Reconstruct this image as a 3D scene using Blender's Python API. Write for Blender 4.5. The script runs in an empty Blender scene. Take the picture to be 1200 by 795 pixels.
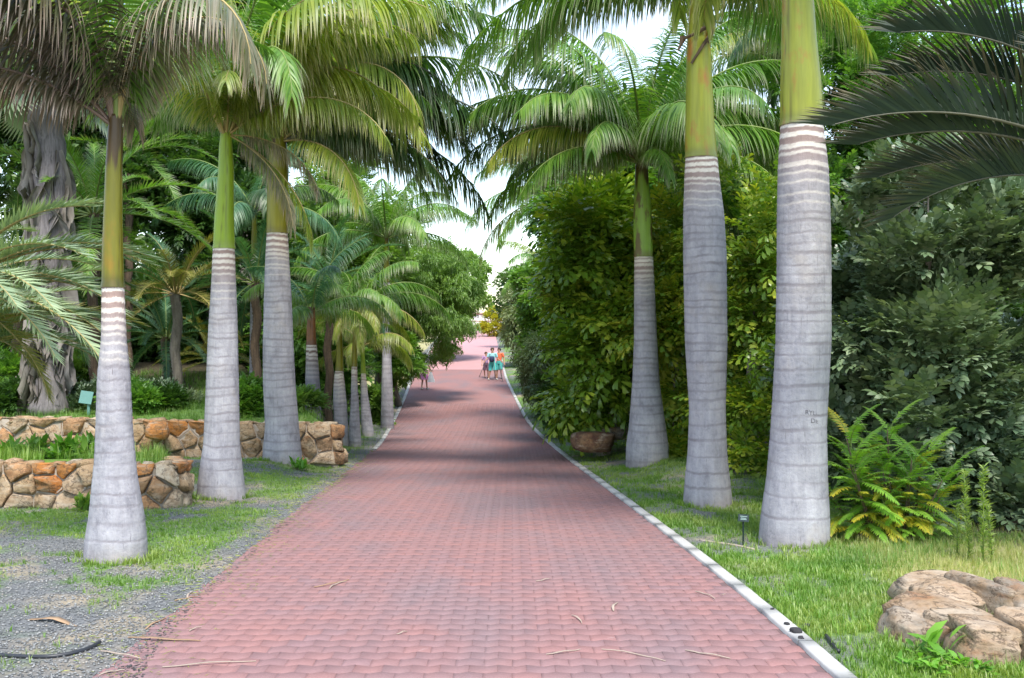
import bpy, bmesh, math, random
import numpy as np
from mathutils import Vector, Matrix

random.seed(7)
R = math.radians
scene = bpy.context.scene
COL = scene.collection

# ------------------------------------------------------------------ camera
CZ = 2.2
F = 1220.0            # focal length in pixels of the 1200 px wide photograph
cam_d = bpy.data.cameras.new("camera")
cam = bpy.data.objects.new("camera", cam_d)
COL.objects.link(cam)
cam.location = (0, 0, CZ)
cam.rotation_euler = (R(90), 0, 0)
cam_d.sensor_width = 36.0
cam_d.lens = 36.0 * F / 1200.0
cam_d.clip_start = 0.1
cam_d.clip_end = 2000
scene.camera = cam

# ------------------------------------------------------------------ sky, sun, exposure
SUN_EL, SUN_AZ = R(58), R(166)      # azimuth clockwise from +Y
world = bpy.data.worlds.new("World")
scene.world = world
world.use_nodes = True
wn = world.node_tree
wn.nodes.clear()
out = wn.nodes.new("ShaderNodeOutputWorld")
bg = wn.nodes.new("ShaderNodeBackground")
sky = wn.nodes.new("ShaderNodeTexSky")
sky.sky_type = 'NISHITA'
sky.sun_disc = False
sky.sun_elevation = SUN_EL
sky.sun_rotation = SUN_AZ
sky.air_density = 1.3
sky.dust_density = 0.7
tc = wn.nodes.new("ShaderNodeTexCoord")
mp = wn.nodes.new("ShaderNodeMapping")
mp.inputs['Scale'].default_value = (1, 1, 2.6)
nz = wn.nodes.new("ShaderNodeTexNoise")
nz.inputs['Scale'].default_value = 2.3
nz.inputs['Detail'].default_value = 8
nz.inputs['Roughness'].default_value = 0.55
rp = wn.nodes.new("ShaderNodeValToRGB")
rp.color_ramp.elements[0].position = 0.42
rp.color_ramp.elements[1].position = 0.70
mx = wn.nodes.new("ShaderNodeMixRGB")
mx.inputs[2].default_value = (3.7, 4.1, 4.8, 1)
L = wn.links
L.new(tc.outputs['Generated'], mp.inputs['Vector'])
L.new(mp.outputs['Vector'], nz.inputs['Vector'])
L.new(nz.outputs['Fac'], rp.inputs['Fac'])
L.new(rp.outputs['Color'], mx.inputs['Fac'])
L.new(sky.outputs['Color'], mx.inputs[1])
L.new(mx.outputs['Color'], bg.inputs['Color'])
bg.inputs['Strength'].default_value = 0.15
L.new(bg.outputs['Background'], out.inputs['Surface'])

sun_d = bpy.data.lights.new("sun", 'SUN')
sun_d.energy = 2.5
sun_d.angle = R(15)
sun_d.color = (1.0, 0.94, 0.85)
sun = bpy.data.objects.new("sun", sun_d)
COL.objects.link(sun)
sdir = Vector((math.cos(SUN_EL) * math.sin(SUN_AZ), math.cos(SUN_EL) * math.cos(SUN_AZ), math.sin(SUN_EL)))
sun.rotation_euler = sdir.to_track_quat('Z', 'Y').to_euler()
sun.location = (20, -20, 40)

scene.view_settings.view_transform = 'Standard'
scene.view_settings.look = 'None'
scene.view_settings.gamma = 1
scene.view_settings.exposure = 1.43
scene.render.engine = 'CYCLES'
scene.cycles.max_bounces = 6
scene.cycles.transparent_max_bounces = 8

# ------------------------------------------------------------------ tags and mesh helpers
def tag(o, label=None, cat=None, group=None, kind=None):
    if label: o['label'] = label
    if cat: o['category'] = cat
    if group: o['group'] = group
    if kind: o['kind'] = kind
    return o

def empty(name, loc, label, cat, group=None):
    o = bpy.data.objects.new(name, None)
    COL.objects.link(o)
    o.location = loc
    o.empty_display_size = 0.2
    return tag(o, label, cat, group)

def link(name, me, parent=None, loc=None):
    o = bpy.data.objects.new(name, me)
    COL.objects.link(o)
    if parent: o.parent = parent
    if loc is not None: o.location = loc
    return o

def mesh_np(name, V, F4=None, F3=None, mats=(), attrs=None, smooth=False, m4=None, m3=None):
    """V (n,3); F4 (k,4) quads; F3 (k,3) tris; attrs: name -> per-vertex float array"""
    me = bpy.data.meshes.new(name)
    V = np.asarray(V, dtype=np.float32)
    F4 = np.zeros((0, 4), np.int32) if F4 is None or len(F4) == 0 else np.asarray(F4, np.int32)
    F3 = np.zeros((0, 3), np.int32) if F3 is None or len(F3) == 0 else np.asarray(F3, np.int32)
    me.vertices.add(len(V))
    me.vertices.foreach_set('co', V.ravel())
    nl = F4.size + F3.size
    me.loops.add(nl)
    me.loops.foreach_set('vertex_index', np.concatenate([F4.ravel(), F3.ravel()]).astype(np.int32))
    npoly = len(F4) + len(F3)
    me.polygons.add(npoly)
    ls = np.concatenate([np.arange(len(F4)) * 4, F4.size + np.arange(len(F3)) * 3]).astype(np.int32)
    me.polygons.foreach_set('loop_start', ls)
    if m4 is not None or m3 is not None:
        a = np.zeros(len(F4), np.int32) if m4 is None else np.asarray(m4, np.int32)
        b = np.zeros(len(F3), np.int32) if m3 is None else np.asarray(m3, np.int32)
        me.polygons.foreach_set('material_index', np.concatenate([a, b]))
    me.update(calc_edges=True)
    me.validate()
    if attrs:
        for k, v in attrs.items():
            at = me.attributes.new(k, 'FLOAT', 'POINT')
            at.data.foreach_set('value', np.asarray(v, np.float32))
    if smooth:
        me.polygons.foreach_set('use_smooth', np.ones(npoly, dtype=bool))
    for m in mats: me.materials.append(m)
    return me

def vnoise(x, y, seed=0):
    """2-D value noise, 0..1"""
    x = np.asarray(x, float); y = np.asarray(y, float)
    xi = np.floor(x).astype(np.int64); yi = np.floor(y).astype(np.int64)
    xf = x - xi; yf = y - yi
    def h(a, b):
        n = (a * 374761393 + b * 668265263 + seed * 974634777) & 0x7fffffff
        n = ((n ^ (n >> 13)) * 1274126177) & 0x7fffffff
        return ((n ^ (n >> 16)) & 0xffff) / 65535.0
    u = xf * xf * (3 - 2 * xf); v = yf * yf * (3 - 2 * yf)
    return (h(xi, yi) * (1 - u) + h(xi + 1, yi) * u) * (1 - v) + (h(xi, yi + 1) * (1 - u) + h(xi + 1, yi + 1) * u) * v

def fbm(x, y, seed=0, oct=4):
    s = 0; a = 0.5; t = 0
    for i in range(oct):
        s = s + a * vnoise(np.asarray(x) * 2 ** i, np.asarray(y) * 2 ** i, seed + i); t += a; a *= 0.5
    return s / t

def sstep(a, b, x):
    t = np.clip((np.asarray(x, float) - a) / (b - a), 0, 1)
    return t * t * (3 - 2 * t)

# ------------------------------------------------------------------ materials
def new_mat(name):
    m = bpy.data.materials.new(name)
    m.use_nodes = True
    nt = m.node_tree
    p = nt.nodes['Principled BSDF']
    return m, nt, p

def ramp(nt, fac, stops):
    n = nt.nodes.new("ShaderNodeValToRGB")
    e = n.color_ramp.elements
    e[0].position = stops[0][0]; e[0].color = (*stops[0][1], 1)
    e[1].position = stops[-1][0]; e[1].color = (*stops[-1][1], 1)
    for s, c in stops[1:-1]:
        k = e.new(s); k.color = (*c, 1)
    nt.links.new(fac, n.inputs['Fac'])
    return n.outputs['Color']

def attr(nt, name):
    n = nt.nodes.new("ShaderNodeAttribute"); n.attribute_name = name
    return n.outputs['Fac']

def noise(nt, scale, detail=4, rough=0.55, coord='Object', stretch=None):
    t = nt.nodes.new("ShaderNodeTexCoord")
    n = nt.nodes.new("ShaderNodeTexNoise")
    n.inputs['Scale'].default_value = scale; n.inputs['Detail'].default_value = detail; n.inputs['Roughness'].default_value = rough
    if stretch:
        mpn = nt.nodes.new("ShaderNodeMapping"); mpn.inputs['Scale'].default_value = stretch
        nt.links.new(t.outputs[coord], mpn.inputs['Vector']); nt.links.new(mpn.outputs['Vector'], n.inputs['Vector'])
    else:
        nt.links.new(t.outputs[coord], n.inputs['Vector'])
    return n.outputs['Fac']

def wnoise(nt, scale, detail=4, rough=0.55, stretch=(1, 1, 1)):
    g = nt.nodes.new("ShaderNodeNewGeometry")
    mpn = nt.nodes.new("ShaderNodeMapping"); mpn.inputs['Scale'].default_value = stretch
    n = nt.nodes.new("ShaderNodeTexNoise")
    n.inputs['Scale'].default_value = scale; n.inputs['Detail'].default_value = detail; n.inputs['Roughness'].default_value = rough
    nt.links.new(g.outputs['Position'], mpn.inputs['Vector']); nt.links.new(mpn.outputs['Vector'], n.inputs['Vector'])
    return n.outputs['Fac']

def mix(nt, fac, a, b, mode='MIX'):
    n = nt.nodes.new("ShaderNodeMixRGB"); n.blend_type = mode
    for i, v in ((0, fac), (1, a), (2, b)):
        if isinstance(v, (int, float)): n.inputs[i].default_value = v if i == 0 else (v, v, v, 1)
        elif isinstance(v, tuple): n.inputs[i].default_value = (*v, 1)
        else: nt.links.new(v, n.inputs[i])
    return n.outputs[0]

def mth(nt, op, a, b=0.0, clamp=False):
    n = nt.nodes.new("ShaderNodeMath"); n.operation = op; n.use_clamp = clamp
    for i, v in ((0, a), (1, b)):
        if isinstance(v, (int, float)): n.inputs[i].default_value = v
        else: nt.links.new(v, n.inputs[i])
    return n.outputs[0]

def bump(nt, p, h, dist=0.01, strength=0.6):
    b = nt.nodes.new("ShaderNodeBump"); b.inputs['Distance'].default_value = dist; b.inputs['Strength'].default_value = strength
    nt.links.new(h, b.inputs['Height']); nt.links.new(b.outputs['Normal'], p.inputs['Normal'])

def rnd(nt):
    n = nt.nodes.new("ShaderNodeObjectInfo"); return n.outputs['Random']

def leaf_mat(name, a, b, c, tip=(0.30, 0.26, 0.20), trans=0.32, rough=0.42, spec=0.5, tipamt=1.0):
    m, nt, p = new_mat(name)
    t = mth(nt, 'ADD', mth(nt, 'MULTIPLY', attr(nt, 'tint'), 0.75), mth(nt, 'MULTIPLY', rnd(nt), 0.25))
    col = ramp(nt, t, [(0.0, a), (0.5, b), (1.0, c)])
    n2 = wnoise(nt, 0.9, 2)
    col = mix(nt, 1.0, col, ramp(nt, n2, [(0.3, (0.80, 0.84, 0.85)), (0.7, (1.15, 1.12, 0.95))]), 'MULTIPLY')
    col = mix(nt, mth(nt, 'MULTIPLY', attr(nt, 'tip'), tipamt, True), col, tip)
    nt.links.new(col, p.inputs['Base Color'])
    p.inputs['Roughness'].default_value = rough
    p.inputs['Specular IOR Level'].default_value = spec
    tr = nt.nodes.new("ShaderNodeBsdfTranslucent")
    tcol = mix(nt, 1.0, col, (1.5, 1.6, 0.6), 'MULTIPLY')
    nt.links.new(tcol, tr.inputs['Color'])
    ms = nt.nodes.new("ShaderNodeMixShader"); ms.inputs[0].default_value = trans
    o = nt.nodes['Material Output']
    nt.links.new(p.outputs[0], ms.inputs[1]); nt.links.new(tr.outputs[0], ms.inputs[2]); nt.links.new(ms.outputs[0], o.inputs['Surface'])
    return m

M = {}
M['royal'] = leaf_mat('royal_frond_green', (0.05, 0.13, 0.02), (0.11, 0.24, 0.035), (0.22, 0.34, 0.06), tip=(0.42, 0.38, 0.33), trans=.38)
M['royal_yellow'] = leaf_mat('royal_frond_yellow', (0.12, 0.19, 0.03), (0.24, 0.31, 0.05), (0.38, 0.40, 0.09), tip=(0.50, 0.42, 0.30), trans=0.42)
M['royal_dark'] = leaf_mat('royal_frond_dark', (0.022, 0.06, 0.02), (0.045, 0.10, 0.03), (0.08, 0.15, 0.04), tip=(0.30, 0.30, 0.25))
M['royal_dry'] = leaf_mat('royal_frond_dry', (0.09, 0.12, 0.06), (0.22, 0.20, 0.14), (0.33, 0.26, 0.20), tip=(0.42, 0.31, 0.25), trans=0.2)
M['royal_brown'] = leaf_mat('royal_frond_brown', (0.04, 0.055, 0.02), (0.09, 0.08, 0.045), (0.19, 0.13, 0.10), tip=(0.28, 0.20, 0.18), trans=0.2)
M['phoenix'] = leaf_mat('date_frond_green', (0.13, 0.20, 0.12), (0.22, 0.30, 0.20), (0.33, 0.42, 0.26), tip=(0.34, 0.33, 0.2), trans=0.2, rough=0.5, tipamt=0.5)
M['phoenix_gold'] = leaf_mat('date_frond_golden', (0.10, 0.12, 0.03), (0.20, 0.20, 0.05), (0.33, 0.28, 0.07), tip=(0.42, 0.36, 0.12), trans=0.3)
M['teal'] = leaf_mat('frond_blue_green', (0.035, 0.10, 0.05), (0.06, 0.16, 0.08), (0.11, 0.23, 0.11), tip=(0.15, 0.22, 0.12))
M['fan_dark'] = leaf_mat('frond_dark_olive', (0.012, 0.024, 0.017), (0.019, 0.036, 0.025), (0.042, 0.065, 0.034), tip=(0.20, 0.12, 0.04), trans=0.10, rough=0.55, spec=.3, tipamt=.45)
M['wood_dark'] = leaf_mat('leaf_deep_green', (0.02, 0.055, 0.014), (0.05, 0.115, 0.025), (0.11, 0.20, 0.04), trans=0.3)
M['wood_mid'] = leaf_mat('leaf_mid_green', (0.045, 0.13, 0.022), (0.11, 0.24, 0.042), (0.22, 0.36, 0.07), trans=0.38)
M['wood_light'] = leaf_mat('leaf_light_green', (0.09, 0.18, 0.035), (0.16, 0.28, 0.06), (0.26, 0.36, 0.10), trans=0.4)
M['fishtail'] = leaf_mat('leaf_fishtail_olive', (0.035, 0.10, 0.012), (0.16, 0.28, 0.028), (0.48, 0.52, 0.06), trans=0.32, rough=0.35)
M['fishtail_gold'] = leaf_mat('leaf_fishtail_gold', (0.05, 0.12, 0.014), (0.15, 0.26, 0.03), (0.48, 0.46, 0.06), trans=0.35, rough=0.35)
M['glaucous'] = leaf_mat('leaf_glaucous', (0.04, 0.08, 0.034), (0.11, 0.17, 0.09), (0.30, 0.37, 0.24), trans=0.12, rough=0.38, spec=0.6)
M['bush_grey'] = leaf_mat('leaf_grey_green', (0.09, 0.14, 0.06), (0.17, 0.23, 0.11), (0.28, 0.33, 0.18), trans=0.25)
M['sumac'] = leaf_mat('leaf_sumac_green', (0.12, 0.28, 0.03), (0.20, 0.40, 0.045), (0.32, 0.50, 0.08), trans=0.35, tip=(0.3, 0.42, 0.06), tipamt=0.6)
M['sumac_yellow'] = leaf_mat('leaf_sumac_yellow', (0.20, 0.30, 0.03), (0.42, 0.40, 0.04), (0.62, 0.42, 0.05), trans=0.35, tip=(0.6, 0.45, 0.05))
M['weed'] = leaf_mat('weed_green', (0.07, 0.20, 0.02), (0.13, 0.31, 0.035), (0.22, 0.42, 0.06), trans=0.35)
M['weed_pale'] = leaf_mat('weed_pale_green', (0.16, 0.26, 0.06), (0.26, 0.37, 0.10), (0.42, 0.48, 0.18), trans=0.35)
M['grass'] = leaf_mat('grass_green', (0.05, 0.14, 0.016), (0.12, 0.25, 0.03), (0.32, 0.38, 0.11), trans=0.35, tip=(0.36, 0.36, 0.1), tipamt=0.5)
M['grass_dry'] = leaf_mat('grass_dry', (0.14, 0.27, 0.04), (0.32, 0.36, 0.10), (0.55, 0.50, 0.24), trans=0.3, tip=(0.55, 0.47, 0.25))
M['dead'] = leaf_mat('dead_leaf_grey', (0.09, 0.08, 0.075), (0.19, 0.175, 0.175), (0.30, 0.28, 0.285), trans=0.08, rough=0.8, spec=0.2)

def rachis_mat(name, c):
    m, nt, p = new_mat(name)
    nt.links.new(mix(nt, noise(nt, 6), tuple(x * .7 for x in c), tuple(min(1, x * 1.25) for x in c)), p.inputs['Base Color'])
    p.inputs['Roughness'].default_value = .5
    return m
M['rachis'] = rachis_mat('frond_stalk_green', (0.16, 0.22, 0.05))
M['rachis_gold'] = rachis_mat('frond_stalk_gold', (0.34, 0.26, 0.10))
M['rachis_dark'] = rachis_mat('frond_stalk_dark', (0.09, 0.09, 0.06))
M['rachis_brown'] = rachis_mat('frond_stalk_brown', (0.18, 0.12, 0.09))

def bark_mat(name, c, c2, scale=6, stretch=(3, 3, .5)):
    m, nt, p = new_mat(name)
    n = noise(nt, scale, 6, .6, 'Object', stretch)
    nt.links.new(ramp(nt, n, [(0.3, c), (0.7, c2)]), p.inputs['Base Color'])
    p.inputs['Roughness'].default_value = .9
    bump(nt, p, n, .02, .8)
    return m
M['bark'] = bark_mat('bark_grey_brown', (0.10, 0.085, 0.07), (0.25, 0.22, 0.18))
M['bark_dark'] = bark_mat('bark_dark_brown', (0.05, 0.035, 0.025), (0.16, 0.11, 0.07))
M['bark_pale'] = bark_mat('bark_pale', (0.25, 0.22, 0.19), (0.42, 0.38, 0.34))
M['bark_fibre'] = bark_mat('trunk_fibre', (0.08, 0.072, 0.072), (0.22, 0.20, 0.205), 4, (6, 6, .35))

def trunk_mat(name, grey=(0.32, 0.315, 0.345), brown=(0.29, 0.21, 0.185)):
    m, nt, p = new_mat(name)
    n = noise(nt, 5, 7, .62, 'Object', (3.0, 3.0, .30))
    g = mix(nt, n, tuple(x * .70 for x in grey), tuple(x * 1.22 for x in grey))
    spots = noise(nt, 16, 5, .7)
    g = mix(nt, 1.0, g, ramp(nt, spots, [(0.3, (.82, .82, .84)), (0.5, (1, 1, 1)), (0.75, (1.05, 1.04, 1.02))]), 'MULTIPLY')
    tan = noise(nt, 1.6, 4, .6)
    g = mix(nt, ramp(nt, tan, [(0.56, (0, 0, 0)), (0.74, (.5, .5, .5))]), g, (0.34, 0.29, 0.24))
    bcol = mix(nt, n, tuple(x * .8 for x in brown), tuple(x * 1.25 for x in brown))
    blot = noise(nt, 2.6, 6, .68, 'Object', (1.3, 1.3, .8))
    g = mix(nt, 1.0, g, ramp(nt, blot, [(0.30, (.55, .55, .58)), (0.45, (.97, .97, .97)), (0.68, (1.25, 1.25, 1.22))]), 'MULTIPLY')
    crack = noise(nt, 9, 3, .8, 'Object', (6.0, 6.0, .22))
    g = mix(nt, ramp(nt, crack, [(0.30, (.7,) * 3), (0.37, (0, 0, 0))]), g, (0.13, 0.12, 0.13))
    c = mix(nt, attr(nt, 'brown'), g, bcol)
    c = mix(nt, attr(nt, 'white'), c, mix(nt, spots, (0.56, 0.50, 0.42), (0.88, 0.83, 0.76)))
    c = mix(nt, mth(nt, 'MULTIPLY', attr(nt, 'dark'), ramp(nt, spots, [(0.25, (.55,) * 3), (0.7, (1,) * 3)])), c, (0.17, 0.155, 0.17))
    nt.links.new(c, p.inputs['Base Color'])
    p.inputs['Roughness'].default_value = .75
    p.inputs['Specular IOR Level'].default_value = .25
    bump(nt, p, mth(nt, 'ADD', n, mth(nt, 'MULTIPLY', spots, 1.0)), .012, .8)
    return m
M['trunk'] = trunk_mat('royal_trunk')
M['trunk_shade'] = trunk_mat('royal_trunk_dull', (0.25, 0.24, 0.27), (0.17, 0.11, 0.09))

def shaft_mat(name, a, b, patch, base, lo=0.55, hi=0.72, dark=None):
    """smooth leaf-sheath column: main colours a/b, rusty patches, tone at the foot"""
    m, nt, p = new_mat(name)
    n = noise(nt, 1.3, 4, .5, 'Object', (2.2, 2.2, .8))
    streak = noise(nt, 4, 5, .6, 'Object', (5, 5, .35))
    c = mix(nt, n, a, b)
    c = mix(nt, ramp(nt, noise(nt, 2.4, 6, .6, 'Object', (1.6, 1.6, .7)), [(lo, (0, 0, 0)), (hi, (.85,) * 3)]), c, patch)
    c = mix(nt, 1.0, c, ramp(nt, streak, [(0.3, (.82, .82, .8)), (0.7, (1.1, 1.1, 1.05))]), 'MULTIPLY')
    c = mix(nt, attr(nt, 'brown'), c, base)
    c = mix(nt, attr(nt, 'dark'), c, mix(nt, streak, (0.02, 0.010, 0.005), (0.10, 0.055, 0.02)))
    nt.links.new(c, p.inputs['Base Color'])
    p.inputs['Roughness'].default_value = .38
    p.inputs['Specular IOR Level'].default_value = .4
    bump(nt, p, streak, .004, .4)
    return m
M['shaft_gold'] = shaft_mat('crownshaft_gold', (0.20, 0.25, 0.022), (0.34, 0.34, 0.040), (0.40, 0.15, 0.035), (0.14, 0.16, 0.05), .50, .62)
M['shaft_lime'] = shaft_mat('crownshaft_lime', (0.19, 0.30, 0.015), (0.29, 0.40, 0.025), (0.26, 0.20, 0.03), (0.20, 0.26, 0.05), .66, .80)
M['shaft_olive'] = shaft_mat('crownshaft_olive', (0.06, 0.075, 0.006), (0.20, 0.18, 0.010), (0.24, 0.13, 0.008), (0.03, 0.035, 0.012), .54, .70)
M['shaft_moss'] = shaft_mat('crownshaft_moss', (0.16, 0.16, 0.010), (0.27, 0.25, 0.018), (0.17, 0.12, 0.04), (0.13, 0.11, 0.03), .60, .78)
M['shaft_rust'] = shaft_mat('crownshaft_rust', (0.20, 0.08, 0.035), (0.30, 0.13, 0.05), (0.10, 0.05, 0.03), (0.14, 0.07, 0.04))
M['shaft_two'] = shaft_mat('crownshaft_green_brown', (0.17, 0.30, 0.03), (0.25, 0.40, 0.05), (0.13, 0.07, 0.035), (0.14, 0.10, 0.04), .50, .56)

def brick_mat():
    m, nt, p = new_mat('brick_paving_red')
    per = mth(nt, 'FRACT', mth(nt, 'ADD', attr(nt, 'tint'), rnd(nt)))
    base = ramp(nt, per, [(0.0, (0.218, 0.130, 0.132)), (0.35, (0.240, 0.136, 0.134)), (0.7, (0.258, 0.138, 0.132)), (1.0, (0.230, 0.140, 0.144))])
    patch = wnoise(nt, .75, 4, .6, (1, .45, 1))
    c = mix(nt, ramp(nt, patch, [(0.36, (.9,)*3), (0.54, (0, 0, 0))]), base, (0.200, 0.138, 0.145))
    c = mix(nt, ramp(nt, wnoise(nt, .5, 3, .5, (1, .6, 1)), [(0.52, (0, 0, 0)), (0.70, (.7,) * 3)]), c, (0.285, 0.142, 0.130))
    fine = wnoise(nt, 60, 4, .7)
    c = mix(nt, 1.0, c, ramp(nt, fine, [(0.25, (.86,) * 3), (0.75, (1.12,) * 3)]), 'MULTIPLY')
    pale = ramp(nt, wnoise(nt, 7, 5, .7, (1, .7, 1)), [(0.66, (0, 0, 0)), (0.78, (.55,) * 3)])
    c = mix(nt, pale, c, (0.36, 0.27, 0.27))
    nt.links.new(c, p.inputs['Base Color'])
    p.inputs['Roughness'].default_value = .85
    p.inputs['Specular IOR Level'].default_value = .25
    bump(nt, p, fine, .002, .5)
    return m
M['brick'] = brick_mat()

def simple(name, c, c2=None, scale=12, rough=.85, bmp=.003, metal=0):
    m, nt, p = new_mat(name)
    n = noise(nt, scale, 5, .65)
    c2 = c2 or tuple(x * .75 for x in c)
    nt.links.new(mix(nt, n, c2, c), p.inputs['Base Color'])
    p.inputs['Roughness'].default_value = rough
    p.inputs['Metallic'].default_value = metal
    if bmp: bump(nt, p, n, bmp, .6)
    return m
M['joint'] = simple('paving_joint_sand', (0.16, 0.095, 0.095), (0.10, 0.062, 0.065), 3)
M['far_paving_sunlit'] = simple('paving_far_sunlit', (0.46, 0.25, 0.25), (0.38, 0.21, 0.22), 1.2, .85, 0)  # same brick farther on, its sunlight painted in as a paler pink
M['kerb'] = simple('kerb_concrete', (0.50, 0.49, 0.47), (0.34, 0.33, 0.32), 7)
M['mortar'] = simple('wall_mortar', (0.36, 0.32, 0.27), (0.24, 0.20, 0.16), 9, .95, .03)
M['dryleaf'] = simple('dry_leaf_tan', (0.42, 0.28, 0.17), (0.26, 0.16, 0.09), 9)
M['dryleaf_pale'] = simple('dry_leaf_pale', (0.44, 0.37, 0.31), (0.30, 0.23, 0.18), 9)
M['rubber'] = simple('hose_black', (0.025, 0.028, 0.035), (0.015, 0.016, 0.02), 5, .45, 0)
M['dirt_clod'] = simple('dark_soil', (0.035, 0.033, 0.035), (0.02, 0.02, 0.022), 20, .95, .01)
M['sign_dark'] = simple('label_dark_green', (0.006, 0.022, 0.02), (0.004, 0.013, 0.012), 4, .4, 0)
M['sign_print'] = simple('label_print_pale', (0.30, 0.42, 0.38), (0.25, 0.36, 0.33), 4, .6, 0)
M['teal_sign'] = simple('panel_teal', (0.11, 0.25, 0.23), (0.09, 0.21, 0.19), 5, .6, 0)
M['white_panel'] = simple('panel_white', (0.72, 0.72, 0.72), (0.6, 0.6, 0.6), 5, .6, 0)
M['carve'] = simple('carving_grey', (0.22, 0.20, 0.23), (0.16, 0.15, 0.17), 20, .9, 0)
M['rail_wood'] = simple('rail_brown', (0.30, 0.14, 0.10), (0.2, 0.09, 0.07), 5)
M['plaster'] = simple('plaster_white', (0.80, 0.77, 0.74), (0.72, 0.68, 0.65), 1)
M['plaster_pink'] = simple('plaster_pink', (0.72, 0.48, 0.46), (0.66, 0.42, 0.40), 1)
M['window'] = simple('window_dark', (0.06, 0.07, 0.08), (0.04, 0.05, 0.06), 1, .2, 0)
M['flower'] = simple('flower_yellow', (0.75, 0.50, 0.03), (0.6, 0.42, 0.03), 3)

def stone_mat(name, stops, moss=True):
    m, nt, p = new_mat(name)
    base = ramp(nt, rnd(nt), stops)
    n = wnoise(nt, 5, 7, .65)
    n2 = wnoise(nt, 22, 6, .7)
    vein = wnoise(nt, 3.0, 5, .6, (1, 1, 3.5))
    c = mix(nt, ramp(nt, n, [(0.40, (0, 0, 0)), (0.62, (.75,) * 3)]), base, (0.25, 0.16, 0.085))
    c = mix(nt, ramp(nt, vein, [(0.52, (0, 0, 0)), (0.70, (.8,) * 3)]), c, (0.40, 0.33, 0.255))
    c = mix(nt, ramp(nt, vein, [(0.30, (.65,) * 3), (0.42, (0, 0, 0))]), c, (0.22, 0.10, 0.045))
    c = mix(nt, 1.0, c, ramp(nt, n2, [(0.28, (.62,) * 3), (0.5, (1,) * 3), (0.8, (1.2,) * 3)]), 'MULTIPLY')
    cr = mth(nt, 'ABSOLUTE', mth(nt, 'SUBTRACT', wnoise(nt, 3.4, 6, .6, (1, 1, 1.8)), .5))
    c = mix(nt, ramp(nt, cr, [(0.0, (.85,) * 3), (0.022, (0, 0, 0))]), c, (0.07, 0.05, 0.035))
    nt.links.new(c, p.inputs['Base Color'])
    p.inputs['Roughness'].default_value = .9
    p.inputs['Specular IOR Level'].default_value = .25
    bump(nt, p, mth(nt, 'ADD', mth(nt, 'MULTIPLY', n, .8), mth(nt, 'MULTIPLY', n2, .35)), .03, .9)
    return m
M['stone'] = stone_mat('wall_stone', [(0.0, (0.40, 0.31, 0.21)), (0.22, (0.34, 0.23, 0.13)), (0.45, (0.45, 0.36, 0.26)), (0.62, (0.36, 0.19, 0.09)), (0.8, (0.38, 0.30, 0.22)), (1.0, (0.30, 0.21, 0.12))])
M['stone_orange'] = stone_mat('wall_stone_orange', [(0, (0.42, 0.14, 0.035)), (1, (0.44, 0.18, 0.045))])
M['stone_pale'] = stone_mat('wall_stone_pale', [(0, (0.45, 0.39, 0.30)), (1, (0.40, 0.33, 0.24))])
M['boulder'] = stone_mat('boulder_sandstone', [(0, (0.33, 0.26, 0.19)), (.5, (0.28, 0.21, 0.15)), (1, (0.36, 0.27, 0.19))])
M['boulder_grey'] = stone_mat('boulder_grey', [(0, (0.18, 0.155, 0.125)), (1, (0.22, 0.19, 0.155))])
M['boulder_red'] = stone_mat('boulder_dark_red', [(0, (0.10, 0.045, 0.03)), (1, (0.12, 0.05, 0.035))])

def ground_mat():
    m, nt, p = new_mat('ground_soil_gravel_grass')
    f1 = wnoise(nt, 34, 5, .75)
    f2 = wnoise(nt, 9, 5, .65)
    gravel = ramp(nt, f1, [(0.28, (0.06, 0.065, 0.07)), (0.5, (0.155, 0.16, 0.165)), (0.72, (0.30, 0.30, 0.29))])
    soil = ramp(nt, f1, [(0.28, (0.20, 0.16, 0.11)), (0.7, (0.46, 0.39, 0.29))])
    sg = mix(nt, ramp(nt, wnoise(nt, .8, 4, .6), [(0.50, (0, 0, 0)), (0.66, (1,) * 3)]), gravel, soil)
    sg = mix(nt, attr(nt, 'bare'), sg, soil)
    gr = ramp(nt, f2, [(0.25, (0.06, 0.14, 0.02)), (0.55, (0.13, 0.25, 0.035)), (0.8, (0.26, 0.32, 0.08))])
    fac = mth(nt, 'MULTIPLY', attr(nt, 'grass'), ramp(nt, f2, [(0.2, (.7,) * 3), (0.6, (1,) * 3)]), True)
    c = mix(nt, fac, sg, gr)
    dry = ramp(nt, f2, [(0.25, (0.26, 0.25, 0.10)), (0.75, (0.50, 0.45, 0.24))])
    c = mix(nt, attr(nt, 'dry'), c, dry)
    litter = ramp(nt, f2, [(0.3, (0.035, 0.03, 0.018)), (0.7, (0.09, 0.075, 0.045))])
    c = mix(nt, attr(nt, 'litter'), c, litter)
    nt.links.new(c, p.inputs['Base Color'])
    p.inputs['Roughness'].default_value = .95
    p.inputs['Specular IOR Level'].default_value = .15
    bump(nt, p, mth(nt, 'ADD', f1, f2), .025, .9)
    return m
M['ground'] = ground_mat()

def pebble_mat():
    m, nt, p = new_mat('pebble_grey')
    c = ramp(nt, attr(nt, 'tint'), [(0.0, (0.06, 0.064, 0.066)), (0.5, (0.17, 0.175, 0.175)), (0.82, (0.29, 0.29, 0.28)), (0.92, (0.34, 0.27, 0.19)), (1.0, (0.50, 0.50, 0.49))])
    nt.links.new(c, p.inputs['Base Color']); p.inputs['Roughness'].default_value = .85
    return m
M['pebble'] = pebble_mat()

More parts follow.
